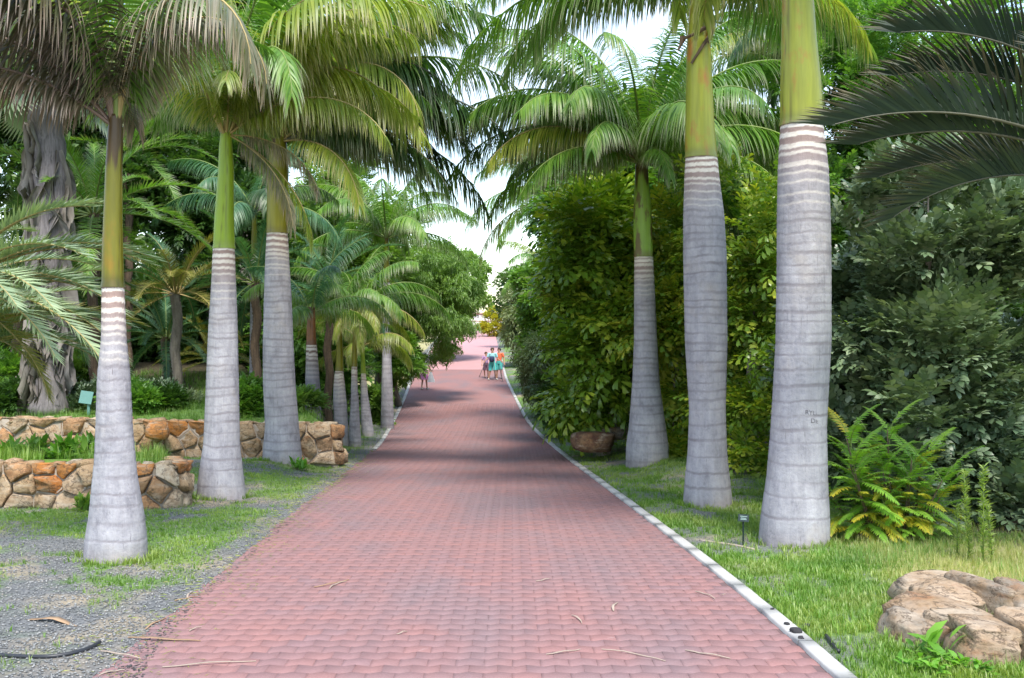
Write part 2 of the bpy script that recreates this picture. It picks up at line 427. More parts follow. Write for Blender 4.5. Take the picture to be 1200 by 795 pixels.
# ------------------------------------------------------------------ terrain functions
_ys = np.arange(-10, 400, 0.5)
_py = [-10, 0, 7, 9.15, 15, 20, 26, 32, 38, 44, 50, 56, 75, 100, 115, 125, 150, 400]
_pz = [-2.05, -2.18, -2.275, -2.32, -2.52, -2.76, -3.02, -3.19, -3.2, -2.97, -2.6, -2.2, -0.98, 0.25, 0.92, 1.0, 0.6, 0.0]
_z = np.interp(_ys, _py, _pz)
_k = np.exp(-0.5 * (np.arange(-12, 13) * 0.5 / 2.2) ** 2); _k /= _k.sum()
_zs = np.convolve(np.pad(_z, 12, mode='edge'), _k, 'valid')
def zr(y): return np.interp(y, _ys, _zs) + CZ
_ry = [-10, 7, 9.15, 15, 20, 26, 32, 38, 50, 56, 75, 100, 115, 160, 400]
def _smooth(xs):
    z = np.interp(_ys, _ry, xs)
    return np.convolve(np.pad(z, 12, mode='edge'), _k, 'valid')
_xr = _smooth([2.4, 2.19, 2.13, 1.83, 1.66, 1.40, 1.08, .62, .0, -.37, -.95, -1.6, -2.0, -4, -10])
_xl = _smooth([-2.5, -2.64, -2.79, -3.07, -3.33, -3.62, -3.95, -4.37, -5.0, -5.37, -6.0, -6.7, -7.1, -9, -15])
def xr(y): return np.interp(y, _ys, _xr)
def xl(y): return np.interp(y, _ys, _xl)

KERB_W = 0.13
FW_Y, RW_Y = 15.6, 23.4          # the two stone walls on the left
def front_edge(y): return -5.15 - (y - 16.0) * 0.335
def rear_edge(y): return np.maximum(-4.0 - (y - 23.6) * 0.40, -9.0)

def terrain(x, y):
    x = np.asarray(x, float); y = np.asarray(y, float)
    b = zr(y); l = xl(y) + 0.16 * (fbm(x * .0 + 3.1, y * 2.3, 5) - .5) * sstep(32, 26, y); r = xr(y) + KERB_W
    n = fbm(x * 1.3, y * 1.3, 11)
    h = b + 0.035 * (n - 0.35)
    dl = l - x; dr = x - r
    # verge lip, road trench
    inside = (dl < 0) & (dr < 0)
    h = np.where(inside, b - 0.06, h)
    h = np.where(dl >= 0, b - 0.012 + 0.05 * sstep(0, .35, dl) * (0.5 + n) * .8, h)
    h = np.where(dr >= 0, b + 0.012 + 0.05 * sstep(0, .5, dr) * (n), h)
    # low banks on both sides farther on
    bank = sstep(17, 21, y) * sstep(36, 28, y)
    h = h + np.where(~inside, 0.22 * bank * sstep(.6, 1.8, np.maximum(dl, dr)), 0)
    # slight rise far out
    h = h + np.where(~inside, 0.35 * sstep(3, 14, np.maximum(dl, dr)) * sstep(26, 50, y), 0)
    # front terrace bed
    t = sstep(FW_Y + .12, FW_Y + .34, y) * sstep(0.0, 0.25, front_edge(y) - x) * sstep(RW_Y + 2, RW_Y + 1.5, y)
    lvl = 0.30 - 0.62 * sstep(16.2, 20.5, y) + 0.06 * (n - .5)
    h = h * (1 - t) + np.maximum(lvl, h) * t
    # rear terrace
    t = sstep(RW_Y + .12, RW_Y + .34, y) * sstep(0.0, 0.3, rear_edge(y) - x)
    lvl = 0.30 + 0.075 * np.clip(y - RW_Y, 0, 14) + 0.1 * (n - .5)
    h = h * (1 - t) + np.maximum(lvl, h) * t
    return h

def grassiness(x, y):
    n = fbm(x * .75, y * .75 + 9, 21, 5)
    n2 = fbm(x * 2.6 + 7, y * 2.6, 33, 4)
    left = sstep(.46, .60, n * .55 + n2 * .47) * 0.8
    # bands seen in the photograph: greener round the first left palm, gravel near camera and along the brick edge
    left = np.maximum(left, sstep(0.46, .56, n2) * np.exp(-((y - 10.4) / 1.1) ** 2) * sstep(-2.7, -3.4, x) * .95)
    left = np.maximum(left, sstep(.34, .46, n2) * np.exp(-((y - 14.6) / 1.1) ** 2) * sstep(-3.9, -4.4, x))
    left = np.maximum(left, sstep(.36, .50, n2) * np.exp(-((y - 19.5) / 1.3) ** 2) * sstep(-3.9, -4.6, x))
    left = left * (1 - .62 * sstep(9.2, 8.0, y)) * sstep(.15, .7, (xl(y) - x) + .35 * (n2 - .5))
    right = np.clip(sstep(.36, .52, n * .5 + n2 * .5) * 0.9, 0, 1)
    right = right * (1 - .75 * np.exp(-(((y - 19.0) / 2.6) ** 2)) * sstep(.47, .6, n2))
    right = right * (1 - .9 * np.exp(-(((x - 2.75) / .55) ** 2 + ((y - 12.3) / .9) ** 2)) * sstep(.35, .55, n2))
    right = right * (1 - .7 * sstep(.50, .62, fbm(x * 1.3 + 4, y * 1.3, 91)))
    right = np.where(y < 11.5, np.maximum(right, (.25 + .75 * sstep(.36, .54, n2)) * (1 - .6 * sstep(.52, .62, fbm(x * 1.8 + 4, y * 1.8, 92)))), right)
    g = np.where(x < -1, left, right)
    g = np.where((y > FW_Y + .3) & (x < front_edge(y)), 1.0, g)
    g = np.where((y > RW_Y + .3) & (x < rear_edge(y)), .9, g)
    return g

def dryness(x, y):
    d = sstep(3.3, 4.2, x + .35 * (fbm(x, y, 3) - .5)) * sstep(7.5, 9, y) * sstep(13.5, 11.5, y)
    far = sstep(40, 46, y) * (x < xl(y) - .4) * .8
    return np.maximum(d, far)

def grid_axis(parts):
    a = []
    for s, e, st in parts:
        a.extend(np.arange(s, e, st))
    a.append(parts[-1][1])
    return np.array(a)

def build_ground():
    xs = grid_axis([(-150, -40, 10), (-40, -14, 1.0), (-14, -8, .3), (-8, 7, .11), (7, 14, .5), (14, 40, 2), (40, 150, 10)])
    ys = grid_axis([(-10, 4, 1), (4, 25, .13), (25, 40, .25), (40, 70, .6), (70, 130, 1.5), (130, 400, 15)])
    X, Y = np.meshgrid(xs, ys)
    Z = terrain(X, Y)
    nx, ny = len(xs), len(ys)
    V = np.stack([X.ravel(), Y.ravel(), Z.ravel()], 1)
    i = np.arange(nx - 1)[None, :] + (np.arange(ny - 1) * nx)[:, None]
    F4 = np.stack([i, i + 1, i + nx + 1, i + nx], -1).reshape(-1, 4)
    x, y = V[:, 0], V[:, 1]
    bare = np.exp(-(((x + 3.55) / .5) ** 2 + ((y - 10.9) / .55) ** 2)) + np.exp(-(((x + 4.3) / .8) ** 2 + ((y - 16.4) / .35) ** 2))
    litter = sstep(4.6, 5.6, x) * sstep(11.8, 12.6, y) + (x < -12) * 1.0 + sstep(4.2, 5.5, x) * sstep(20, 24, y)
    litter = np.maximum(litter, sstep(26, 30, y) * (x < rear_edge(y)) )
    me = mesh_np('ground', V, F4, mats=[M['ground']], smooth=True,
                 attrs={'grass': grassiness(x, y), 'dry': dryness(x, y), 'bare': np.clip(bare, 0, 1), 'litter': np.clip(litter, 0, 1)})
    tag(link('ground', me), kind='structure')
build_ground()

# ------------------------------------------------------------------ the brick road
ROW = 0.165; BL = 0.20
def zig(t):           # zig-zag joint line, long leg falling, short leg rising; period 1
    t = t % 1.0
    return 0.5 - t / 0.62 if t < 0.62 else -0.5 + (t - 0.62) / 0.38

def paver_outline(phase):
    g = 0.0016; amp = 0.040
    n = [0, .12, .31, .62, .81, 1.0] if phase == 0 else [0, .12, .31, .5, .81, 1.0]
    br = sorted(set([0, 1.0] + [((q - phase) % 1.0) for q in (0, .62)]))
    br = [b for b in br if 0 <= b <= 1]
    if 0 not in br: br = [0] + br
    bot = [(-BL / 2 + .0005 + (BL - .001) * b, -ROW / 2 + g + amp * zig(b + phase - (1e-6 if b == 1.0 else 0))) for b in br]
    top = [(x, y + ROW - 2 * g) for x, y in reversed(bot)]
    return bot + top

def paver_geo(phase, h=0.03, bev=0.0025):
    o = np.array(paver_outline(phase)); n = len(o)
    c = o.mean(0); d = o - c
    inner = c + d * (1 - np.array([.0004, bev]) / np.maximum(np.abs(d).max(0), .01))
    V = np.concatenate([np.c_[o, np.full(n, -h)], np.c_[o, np.full(n, -0.0014)], np.c_[inner, np.zeros(n)]])
    F = []
    for i in range(n):
        j = (i + 1) % n
        F.append((i, j, n + j, n + i)); F.append((n + i, n + j, 2 * n + j, 2 * n + i))
    m = n // 2
    for k in range(m - 1):      # top faces between bottom and top outline
        F.append((2 * n + k, 2 * n + k + 1, 2 * n + n - 2 - k, 2 * n + n - 1 - k))
    return V, np.array(F)

road = bpy.data.objects.new('road', None)
def build_road():
    global road
    ys = grid_axis([(-8, 60, .5), (60, 180, 2)])
    prof = []
    for y in ys:
        prof.append((float(xl(y)) - .35 * float(sstep(34, 28, y)) - .02, float(xr(y)) + .04, float(zr(y))))
    V = []; Fq = []; mi = []
    for k, y in enumerate(ys):
        a, b, z = prof[k]
        dz = -0.0042 if y < 46 else -0.0005
        V += [(a, y, z + dz), (b, y, z + dz)]
        if k:
            q = 2 * k
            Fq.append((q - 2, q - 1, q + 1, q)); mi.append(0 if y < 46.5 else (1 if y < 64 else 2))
    me = mesh_np('road', np.array(V), np.array(Fq), mats=[M['joint'], M['brick'], M['far_paving_sunlit']], m4=mi)
    road = tag(link('road', me), kind='structure')
    G = [paver_geo(0.0), paver_geo(0.5)]
    meshes = []
    for ph in (0, 1):
        Vp, Fp = G[ph]
        meshes.append(mesh_np('paver', Vp, Fp, mats=[M['brick']]))
    rng = np.random.default_rng(3)
    VV = []; FF = []; TT = []; off = 0
    row = 0; count = 0; y = 5.6
    vis0 = 6.8
    y = 5.9
    while y < 46:
        ph = row % 2
        slope = (zr(y + .1) - zr(y - .1)) / .2
        x0 = math.floor((float(xl(y)) - .35) / BL) * BL + (BL / 2 if ph else 0)
        x = x0
        lim = float(xl(y)) - .30 * float(sstep(34, 28, y)) - .03
        while x < float(xr(y)) + .025:
            if x > lim:
                tz = rng.normal(0, .0008); tx = rng.normal(0, .004); ty = rng.normal(0, .004)
                zz = float(zr(y)) + tz
                if y > 6.95 and count < 300 and x > xl(y) - .02:
                    o = link('paver', meshes[ph], road, (x, y, zz))
                    o.rotation_euler = (math.atan(slope) + ty, tx, rng.normal(0, .006))
                    count += 1
                elif y > 6.3:
                    Vp, Fp = G[ph]
                    W = Vp.copy()
                    a = rng.normal(0, .006)
                    W[:, 0] = Vp[:, 0] - a * Vp[:, 1]; W[:, 1] = Vp[:, 1] + a * Vp[:, 0]
                    W[:, 2] += W[:, 1] * (slope + ty) + W[:, 0] * tx
                    W += (x, y, zz)
                    VV.append(W); FF.append(Fp + off); off += len(W)
                    TT.append(np.full(len(W), rng.random()))
            x += BL
        y += ROW; row += 1
    me = mesh_np('paving', np.concatenate(VV), np.concatenate(FF), mats=[M['brick']], attrs={'tint': np.concatenate(TT)})
    tag(link('paving', me, road), kind='stuff')
build_road()

# kerb stones: one long row on the right, a shorter one on the left
def kerb_run(name, label, edge, side, y0, y1):
    root = tag(bpy.data.objects.new(name, None), label, 'kerb'); COL.objects.link(root)
    root.location = (float(edge(y0)), y0, float(zr(y0)))
    y = y0; k = 0
    rng = random.Random(5)
    while y < y1:
        ln = 0.98 + rng.uniform(-.04, .04)
        a = Vector((float(edge(y)), y, float(zr(y)))); yb = y + ln
        b = Vector((float(edge(yb)), yb, float(zr(yb))))
        t = (b - a).normalized(); n = Vector((t.y, -t.x, 0)).normalized() * side
        up = Vector((0, 0, 1))
        g = 0.006; hh = 0.032 + rng.uniform(-.004, .004)
        pts = []
        secs = [(0, -.1), (0, hh - .012), (.010, hh), (KERB_W - .010, hh), (KERB_W, hh - .012), (KERB_W, -.1)]
        nn = 5
        V = []
        for i in range(nn):
            q = a.lerp(b, (g + (ln - 2 * g) * i / (nn - 1)) / ln)
            q.z = float(zr(q.y)) if 0 < i < nn - 1 else q.z
            for (s, h) in secs:
                V.append(q + n * (s + rng.uniform(-.0025, .0025)) + up * (h + rng.uniform(-.0015, .0015)) - root.location)
        Fq = []; m = len(secs)
        for i in range(nn - 1):
            for j in range(m - 1):
                Fq.append((i * m + j, i * m + j + 1, (i + 1) * m + j + 1, (i + 1) * m + j))
        for base in (0, (nn - 1) * m):
            Fq.append((base, base + 1, base + 4, base + 5)); Fq.append((base + 1, base + 2, base + 3, base + 4))
        me = mesh_np('kerb_stone', np.array([tuple(v) for v in V]), np.array(Fq), mats=[M['kerb']])
        link('kerb_stone', me, root)
        y = yb
kerb_run('kerb', 'long white concrete kerb curving along the right edge of the brick road', xr, 1, 5.9, 78)
kerb_run('kerb', 'short white kerb along the left edge of the road past the slim palms', xl, -1, 29, 78)

# ------------------------------------------------------------------ fronds
def frond_geo(Ln, a0, a1, n, leafL, leafW, fwd=(70, 35), droop=1.2, plume=35, vee=0, s0=.14, seg=4, r0=.03, seed=0,
              bend=.1, power=1.3, tipfade=.55, taper=(.6, 1.0, .5), jitter=1.0):
    """one pinnate frond: arching stalk in the XZ plane from the origin, a leaflet ribbon per side and step"""
    rg = np.random.default_rng(seed)
    N = 22
    s = np.linspace(0, 1, N)
    ang = np.radians(a0 + (a1 - a0) * s ** power)
    side = bend * s ** 2
    T = np.stack([np.cos(ang) * np.cos(side), np.cos(ang) * np.sin(side), np.sin(ang)], 1)
    P = np.concatenate([[[0, 0, 0]], np.cumsum((T[1:] + T[:-1]) / 2 * (Ln / (N - 1)), axis=0)])
    V = []; F4 = []; m4 = []; F3 = []; tint = []; tip = []
    # stalk, 4-sided
    for i in range(N):
        t = T[i]; S = np.cross(t, [0, 0, 1.]); S /= max(np.linalg.norm(S), 1e-6); U = np.cross(S, t)
        r = r0 * (1 - .86 * s[i]) + .002
        for a in (S * r * 1.1, U * r, -S * r * 1.1, -U * r * .7):
            V.append(P[i] + a); tint.append(.5); tip.append(0)
        if i:
            b = 4 * i
            for k in range(4):
                F4.append((b - 4 + k, b - 4 + (k + 1) % 4, b + (k + 1) % 4, b + k)); m4.append(1)
    ft = rg.random() * .3
    for sd in (-1, 1):
        for k in range(n):
            u = s0 + (1 - s0) * (k + rg.uniform(-.3, .3) * jitter) / (n - 1)
            u = min(max(u, s0), .999)
            x = u * (N - 1); i = int(x); f = x - i
            p = P[i] * (1 - f) + P[min(i + 1, N - 1)] * f
            t = T[i] * (1 - f) + T[min(i + 1, N - 1)] * f; t = t / np.linalg.norm(t)
            S = np.cross(t, [0, 0, 1.]); S /= max(np.linalg.norm(S), 1e-6); U = np.cross(S, t)
            w = (u - s0) / (1 - s0)
            ll = leafL * (taper[0] + (taper[1] - taper[0]) * math.sin(min(w / .35, 1) * math.pi / 2)) if w < .35 else \
                 leafL * (taper[1] + (taper[2] - taper[1]) * ((w - .35) / .65) ** 1.6)
            ll *= rg.uniform(.88, 1.08) if jitter else 1
            be = math.radians(fwd[0] + (fwd[1] - fwd[0]) * w + rg.normal(0, 4) * jitter)
            el = math.radians(vee + (rg.uniform(-plume, plume)))
            d = t * math.cos(be) + (S * sd * math.cos(el) + U * math.sin(el)) * math.sin(be)
            wv = t - d * np.dot(t, d); wv /= max(np.linalg.norm(wv), 1e-6)
            dr = droop * rg.uniform(.75, 1.25)
            q = p.copy(); b = len(V)
            tv = np.clip(ft + rg.random() * .7, 0, 1)
            tp = rg.random() < .5
            Wd = (1, .95, .75, .45, .2) if seg == 4 else (1, .85, .4, .15)
            for j in range(seg + 1):
                ww = leafW * .5 * Wd[j] if j < seg else 0
                if j == 0: ww *= .7
                tf = max(0, (j / seg - tipfade) / (1 - tipfade)) if tipfade < 1 else 0
                if j < seg:
                    V.append(q + wv * ww); V.append(q - wv * ww)
                    tint += [tv, tv]; tip += [tf * (1 if tp else .3)] * 2
                    if j:
                        c = b + 2 * j
                        F4.append((c - 2, c - 1, c + 1, c)); m4.append(0)
                else:
                    V.append(q); tint.append(tv); tip.append(tf * (1 if tp else .4))
                    c = b + 2 * j
                    F3.append((c - 2, c - 1, c))
                d = d + np.array([0, 0, -1.]) * dr / seg
                d = d / np.linalg.norm(d)
                q = q + d * ll / seg
                wv = wv - d * np.dot(wv, d); wv /= max(np.linalg.norm(wv), 1e-6)
    return np.array(V), np.array(F4), np.array(F3), np.array(m4), tint, tip

def frond_mesh(name, **kw):
    V, F4, F3, m4, tint, tip = frond_geo(**kw)
    return mesh_np(name, V, F4, F3, mats=[M['royal'], M['rachis']], m4=m4, attrs={'tint': tint, 'tip': tip})

WIDE = dict(n=80, leafL=1.15, leafW=.055, droop=2.6, plume=25)
ROYAL_ANG = [(82, 20), (68, -15), (54, -45), (38, -58), (20, -66), (0, -75), (-28, -84), (82, -88), (66, -80)]
ROYAL = []
for i, (a0, a1) in enumerate(ROYAL_ANG):
    ROYAL.append([frond_mesh('royal_frond', Ln=3.9, a0=a0, a1=a1, n=132, leafL=.95, leafW=.031, droop=2.1, plume=26, seed=10 * i + j,
                             bend=.25 * (1 if j % 2 else -1), r0=.035, s0=.12) for j in range(2)])

ROYAL.append([frond_mesh('royal_frond', Ln=3.9, a0=74, a1=-24, seed=90 + j, bend=.15 * (1 if j else -1), r0=.035, s0=.12, **WIDE) for j in range(2)])

def put_frond(parent, me, loc, az, scale=1.0, mat=None, rmat=None, tilt=0.0, name='frond'):
    o = link(name, me, parent, loc)
    o.rotation_euler = (tilt, 0, az)
    o.scale = (scale,) * 3
    for k, m in ((0, mat), (1, rmat)):
        if m is not None:
            o.material_slots[k].link = 'OBJECT'; o.material_slots[k].material = m
    return o

def interp_prof(prof, z):
    zs = [p[0] for p in prof]
    return [float(np.interp(z, zs, [p[k] for p in prof])) for k in (1, 2, 3)]

def ring_tube(prof, z0, z1, dz, segs, fn, mats, name):
    """lathe along profile (z, cx, cy, r); fn(z, theta) -> (dr, attrs dict)"""
    nz_ = max(3, int((z1 - z0) / dz))
    zs = np.linspace(z0, z1, nz_)
    th = np.linspace(0, 2 * math.pi, segs, endpoint=False)
    pz = np.array([p[0] for p in prof])
    cx = np.interp(zs, pz, [p[1] for p in prof]); cy = np.interp(zs, pz, [p[2] for p in prof]); rr = np.interp(zs, pz, [p[3] for p in prof])
    k = max(1, int(.10 / dz)) | 1
    def sm(a):
        w = np.ones(k) / k
        for _ in range(2): a = np.convolve(np.pad(a, k // 2, mode='edge'), w, 'valid')
        return a
    cx, cy, rr = sm(cx), sm(cy), sm(rr)
    Zg, Tg = np.meshgrid(zs, th, indexing='ij')
    dr, at = fn(Zg, Tg)
    Rg = rr[:, None] + dr
    V = np.stack([cx[:, None] + Rg * np.cos(Tg), cy[:, None] + Rg * np.sin(Tg), Zg], -1).reshape(-1, 3)
    i = (np.arange(nz_ - 1) * segs)[:, None]; j = np.arange(segs)[None, :]; j2 = (j + 1) % segs
    F4 = np.stack([i + j, i + j2, i + segs + j2, i + segs + j], -1).reshape(-1, 4)
    # cap
    n = len(V); V = np.vstack([V, [cx[-1], cy[-1], zs[-1]]])
    b = (nz_ - 1) * segs
    F3 = np.array([(b + q, b + (q + 1) % segs, n) for q in range(segs)])
    at = {k2: np.append(v.ravel(), 0) for k2, v in at.items()}
    return mesh_np(name, V, F4, F3, mats=mats, attrs=at, smooth=True)

def royal_palm(label, d, prof_px, shaft_px, shaft_mat_, crown, Lf=1.0, seed=0, res=.012, segs=40, lean=0.0, base_off=0.0,
               trunk_m='trunk', frond_m='royal', group=None, rachis='rachis', ring_scale=1.0):
    """prof_px / shaft_px: (photo y, left x, right x) outline samples at distance d, bottom to top"""
    ppm = F / d
    rg = np.random.default_rng(seed)
    def conv(l):
        o = []
        for (py, x0, x1) in l:
            z = CZ - (py - 397.5) / ppm
            o.append([z, ((x0 + x1) / 2 - 600) / ppm, 0.0, (x1 - x0) / 2 / ppm])
        return o
    P = conv(prof_px); S = conv(shaft_px)
    bx = P[0][1]; gz = float(terrain(bx, d)) - .05
    P[0][0] = min(P[0][0], gz + .03)
    root = empty('royal_palm', (bx, d, gz), label, 'palm tree', group)
    for l in (P, S):
        for q in l: q[1] -= bx; q[0] -= gz
    ztop = P[-1][0]
    # rings
    rings = []; z = ztop - .045 * ring_scale; k = 0
    while z > .12:
        rings.append((z, k)); k += 1
        frac = 1 - z / ztop
        z -= ring_scale * (.105 + .05 * frac + .13 * max(0, frac - .55) * 2) * rg.uniform(.7, 1.3)
    nwhite = 5 if seed % 2 else 4
    rz = np.array([r[0] for r in rings])
    def fn(Z, T):
        wob = .034 * (vnoise(T * 1.3 + 5, Z * 1.1 + seed, 3) - .5) + .014 * (vnoise(T * 9, Z * 9, 4 + seed) - .5) + .010 * (vnoise(T * 22, Z * 5, 14 + seed) - .5)
        tiltw = .010 * np.sin(T + Z * 3)
        zz = Z + (wob + tiltw) * min(1, ring_scale + .2)
        white = np.zeros_like(Z); dark = np.zeros_like(Z); dr = np.zeros_like(Z)
        for q, (r, k) in enumerate(rings):
            dz_ = zz - r
            if k < nwhite:
                hw = (.024 if k % 3 else .015) * ring_scale
                m = sstep(hw + res * .8, hw, np.abs(dz_)); white = np.maximum(white, m * (1 - .12 * k)); dr += .002 * m
            elif k < nwhite + 4:
                m = sstep(.014 + res, .006, np.abs(dz_)) * (.55 - .08 * (k - nwhite)); white = np.maximum(white, m)
                m2 = sstep(.006 + res, .002, np.abs(dz_ + .014)); dark = np.maximum(dark, m2 * .45)
            else:
                hw = .008 + .006 * ((k * 7 + seed) % 3)
                amt = .12 + .85 * vnoise(T * 1.1 + k * 3.3, Z * 0 + k, 9)
                m = sstep(hw + res, hw * .6, np.abs(dz_)); dark = np.maximum(dark, m * amt)
            g = np.exp(-(dz_ / .018) ** 2); dr -= .0018 * g
            dr += .0012 * np.exp(-((dz_ + .03) / .025) ** 2)
        brown = sstep(ztop - .75 * ring_scale - .05, ztop - .12 * ring_scale, Z) * .9 + .1 * sstep(ztop - 1.6, ztop - .6, Z)
        foot = sstep(.35, .05, Z + .1 * vnoise(T * 5, Z * 3, 8))
        brown = np.maximum(brown, foot * .28)
        dark = np.maximum(dark, foot * .8 * sstep(.62, .8, vnoise(T * 26, Z * 2.2, 12)))
        dr += .006 * (vnoise(T * 1.3, Z * 1.2, 6 + seed) - .5) - .012 * foot * vnoise(T * 14, Z * 0, 17)
        return dr, {'white': white, 'dark': dark, 'brown': brown}
    me = ring_tube(P, -.12, ztop, res, segs, fn, [M[trunk_m]], 'trunk')
    link('trunk', me, root)
    s0, s1 = S[0][0], S[-1][0]
    def fs(Z, T):
        brown = sstep(s0 + .18, s0 + .02, Z) * .6
        u = (Z - s0) / (s1 - s0)
        d0 = {5: .70, 3: .70, 2: .90, 1: .95, 6: .93, 7: .9}.get(seed, .84)
        dark = sstep(d0, d0 + .09, u + .22 * (vnoise(T * 1.9 + seed, Z * 1.6, 4) - .5) + .08 * (vnoise(T * 7, Z * 2, 5) - .5)) * .92
        # overlapping sheath seam running up the shaft
        seam = np.exp(-((np.angle(np.exp(1j * (T + 1.35 + .25 * u + seed))) ) / .05) ** 2)
        seam2 = np.exp(-((np.angle(np.exp(1j * (T + 2.0 - .9 * u + seed))) ) / .04) ** 2)
        dark = np.maximum(dark, .50 * np.maximum(seam, seam2))
        return .012 * sstep(s0 + .05, s0, Z) - .006 * seam - .004 * seam2 + .006 * (vnoise(T * 1.2 + seed, Z * 2, 31) - .5), {'brown': brown, 'dark': dark}
    me = ring_tube(S, s0 - .01, s1, .03, segs, fs, [M[shaft_mat_]], 'crownshaft')
    link('crownshaft', me, root)
    ctop = Vector((S[-1][1], 0, s1))
    rr = S[-1][3]
    for item in crown:
        az, var, sc = item[0], item[1], item[2]
        mt = item[3] if len(item) > 3 else frond_m
        dz = item[4] if len(item) > 4 else 0.0
        a = R(az)
        off = ctop + Vector((math.cos(a) * rr * .55, math.sin(a) * rr * .55, -.12 + dz))
        rm = {'royal_yellow': 'rachis_gold', 'royal_dry': 'rachis_gold', 'royal_brown': 'rachis_brown', 'royal_dark': 'rachis_dark'}.get(mt, rachis)
        put_frond(root, ROYAL[var][int(rg.integers(2))], off, a, sc * Lf, M[mt], M[rm])
    # green swelling of leaf bases
    def fb(Z, T): return .02 * np.sin(T * 5) * sstep(s1 - .3, s1, Z), {'brown': Z * 0 + .2, 'dark': Z * 0 + .15}
    return root

def crown(n, seed, az0=0, lo=0, hi=6, mats=('royal',), sc=1.0):
    rg = random.Random(seed); out = []
    for i in range(n):
        az = az0 + i * 137.5 + rg.uniform(-12, 12)
        var = min(6, max(0, int(round(lo + (hi - lo) * (i + .5) / n))))
        out.append((az % 360, var, sc * rg.uniform(.88, 1.05), mats[min(len(mats) - 1, int(len(mats) * i / n))], -.03 * i / n))
    return out

# ---- right-hand row
royal_palm('thick nearest right palm by the small plant label, white rings and golden crownshaft', 12.2,
    [(645, 888, 972), (600, 893, 971), (560, 899, 969), (500, 904, 968), (400, 910, 973), (300, 911, 973), (250, 911, 972), (200, 912, 970), (146, 915, 964)],
    [(147, 914.5, 964.5), (100, 915, 962), (50, 916, 957), (0, 917, 953), (-60, 920, 948), (-110, 924, 944)], 'shaft_gold',
    crown(13, 1, 20, 0, 3.2, ('royal', 'royal', 'royal_yellow')), seed=1, res=.011, segs=56, group='royal palms lining the brick road')
royal_palm('second right palm, green-yellow crownshaft with torn brown sheath and orange patches', 15.8,
    [(592, 800, 859), (560, 803, 855), (530, 806, 852), (480, 808, 850), (400, 803, 852), (300, 801, 851), (250, 801, 848), (210, 802, 843), (184, 803.5, 840)],
    [(185, 803, 840.5), (150, 803, 837), (100, 804, 835), (50, 805, 832), (10, 808, 831), (-20, 811, 829)], 'shaft_gold',
    crown(9, 2, 60, 0, 1.6, ('royal', 'royal_yellow')) + [(178, 3, .98, 'royal'), (160, 4, .95, 'royal'), (168, 2, 1.0, 'royal'), (140, 3, 1.0, 'royal'), (150, 2, 1.15, 'royal'), (175, 4, 1.1, 'royal'), (130, 2, 1.1, 'royal'), (-2, 4, .75, 'royal_yellow'), (18, 4, .9, 'royal'), (40, 4, 1.0, 'royal')],
    seed=2, res=.012, segs=52, group='royal palms lining the brick road')
royal_palm('third right palm with two-tone brown and green crownshaft before the yellow-green bush', 22.5,
    [(542, 733, 783.5), (520, 734, 783), (500, 737, 780), (450, 741, 773), (400, 743, 770), (350, 743, 768), (300, 743.5, 765)],
    [(301, 743, 765), (270, 742, 764), (240, 742.5, 763), (210, 744, 760), (185, 745, 759)], 'shaft_two',
    crown(16, 3, 10, 0, 2.6, sc=1.15) + [(176, 2, 1.2, 'royal'), (185, 1, 1.25, 'royal'), (205, 2, 1.15, 'royal'), (10, 2, 1.1, 'royal'), (180, 3, 1.2, 'royal'), (195, 3, 1.0, 'royal_yellow'), (170, 2, 1.3, 'royal'), (220, 1, 1.2, 'royal'), (235, 2, 1.0, 'royal'), (350, 3, 1.1, 'royal'), (300, 3, .9, 'royal'), (190, 3, 1.0, 'royal'), (168, 4, 1.0, 'royal'), (215, 4, .9, 'royal'), (240, 3, .85, 'royal'), (275, 4, .6, 'royal'), (318, 4, .65, 'royal'),
    (345, 4, .9, 'royal'), (5, 3, .95, 'royal'), (25, 5, .8, 'royal_dark'), (150, 3, 1.0, 'royal_dark')],
    seed=3, res=.02, segs=40, group='royal palms lining the brick road')

# ---- left-hand row
royal_palm('nearest left palm, olive and orange crownshaft below drooping dry tan fronds', 11.2,
    [(658, 99.5, 172), (635, 101, 171), (600, 106.5, 167), (560, 110, 160), (540, 112, 158), (500, 113.5, 154.5), (440, 115, 152), (400, 119, 148), (335, 120, 145)],
    [(336, 119.5, 145), (300, 120, 144), (250, 122, 143), (200, 124, 143), (160, 126.5, 144), (135, 128, 143)], 'shaft_olive',
    [(250, 0, .85, 'royal_brown'), (75, 0, .8, 'royal'), (140, 1, .8, 'royal_brown'), (30, 0, .9, 'royal'),
     (188, 2, .85, 'royal_brown'), (205, 3, .75, 'royal_brown'), (60, 1, .7, 'royal'), (110, 2, .7, 'royal_brown'),
     (322, 7, .82, 'royal_dry'), (338, 7, .72, 'royal_dry'), (215, 7, .85, 'royal_brown'), (175, 7, .9, 'royal_brown'), (235, 7, .95, 'royal_brown'), (300, 0, .9, 'royal')],
    seed=5, res=.011, segs=52, ring_scale=.9, group='royal palms lining the brick road')
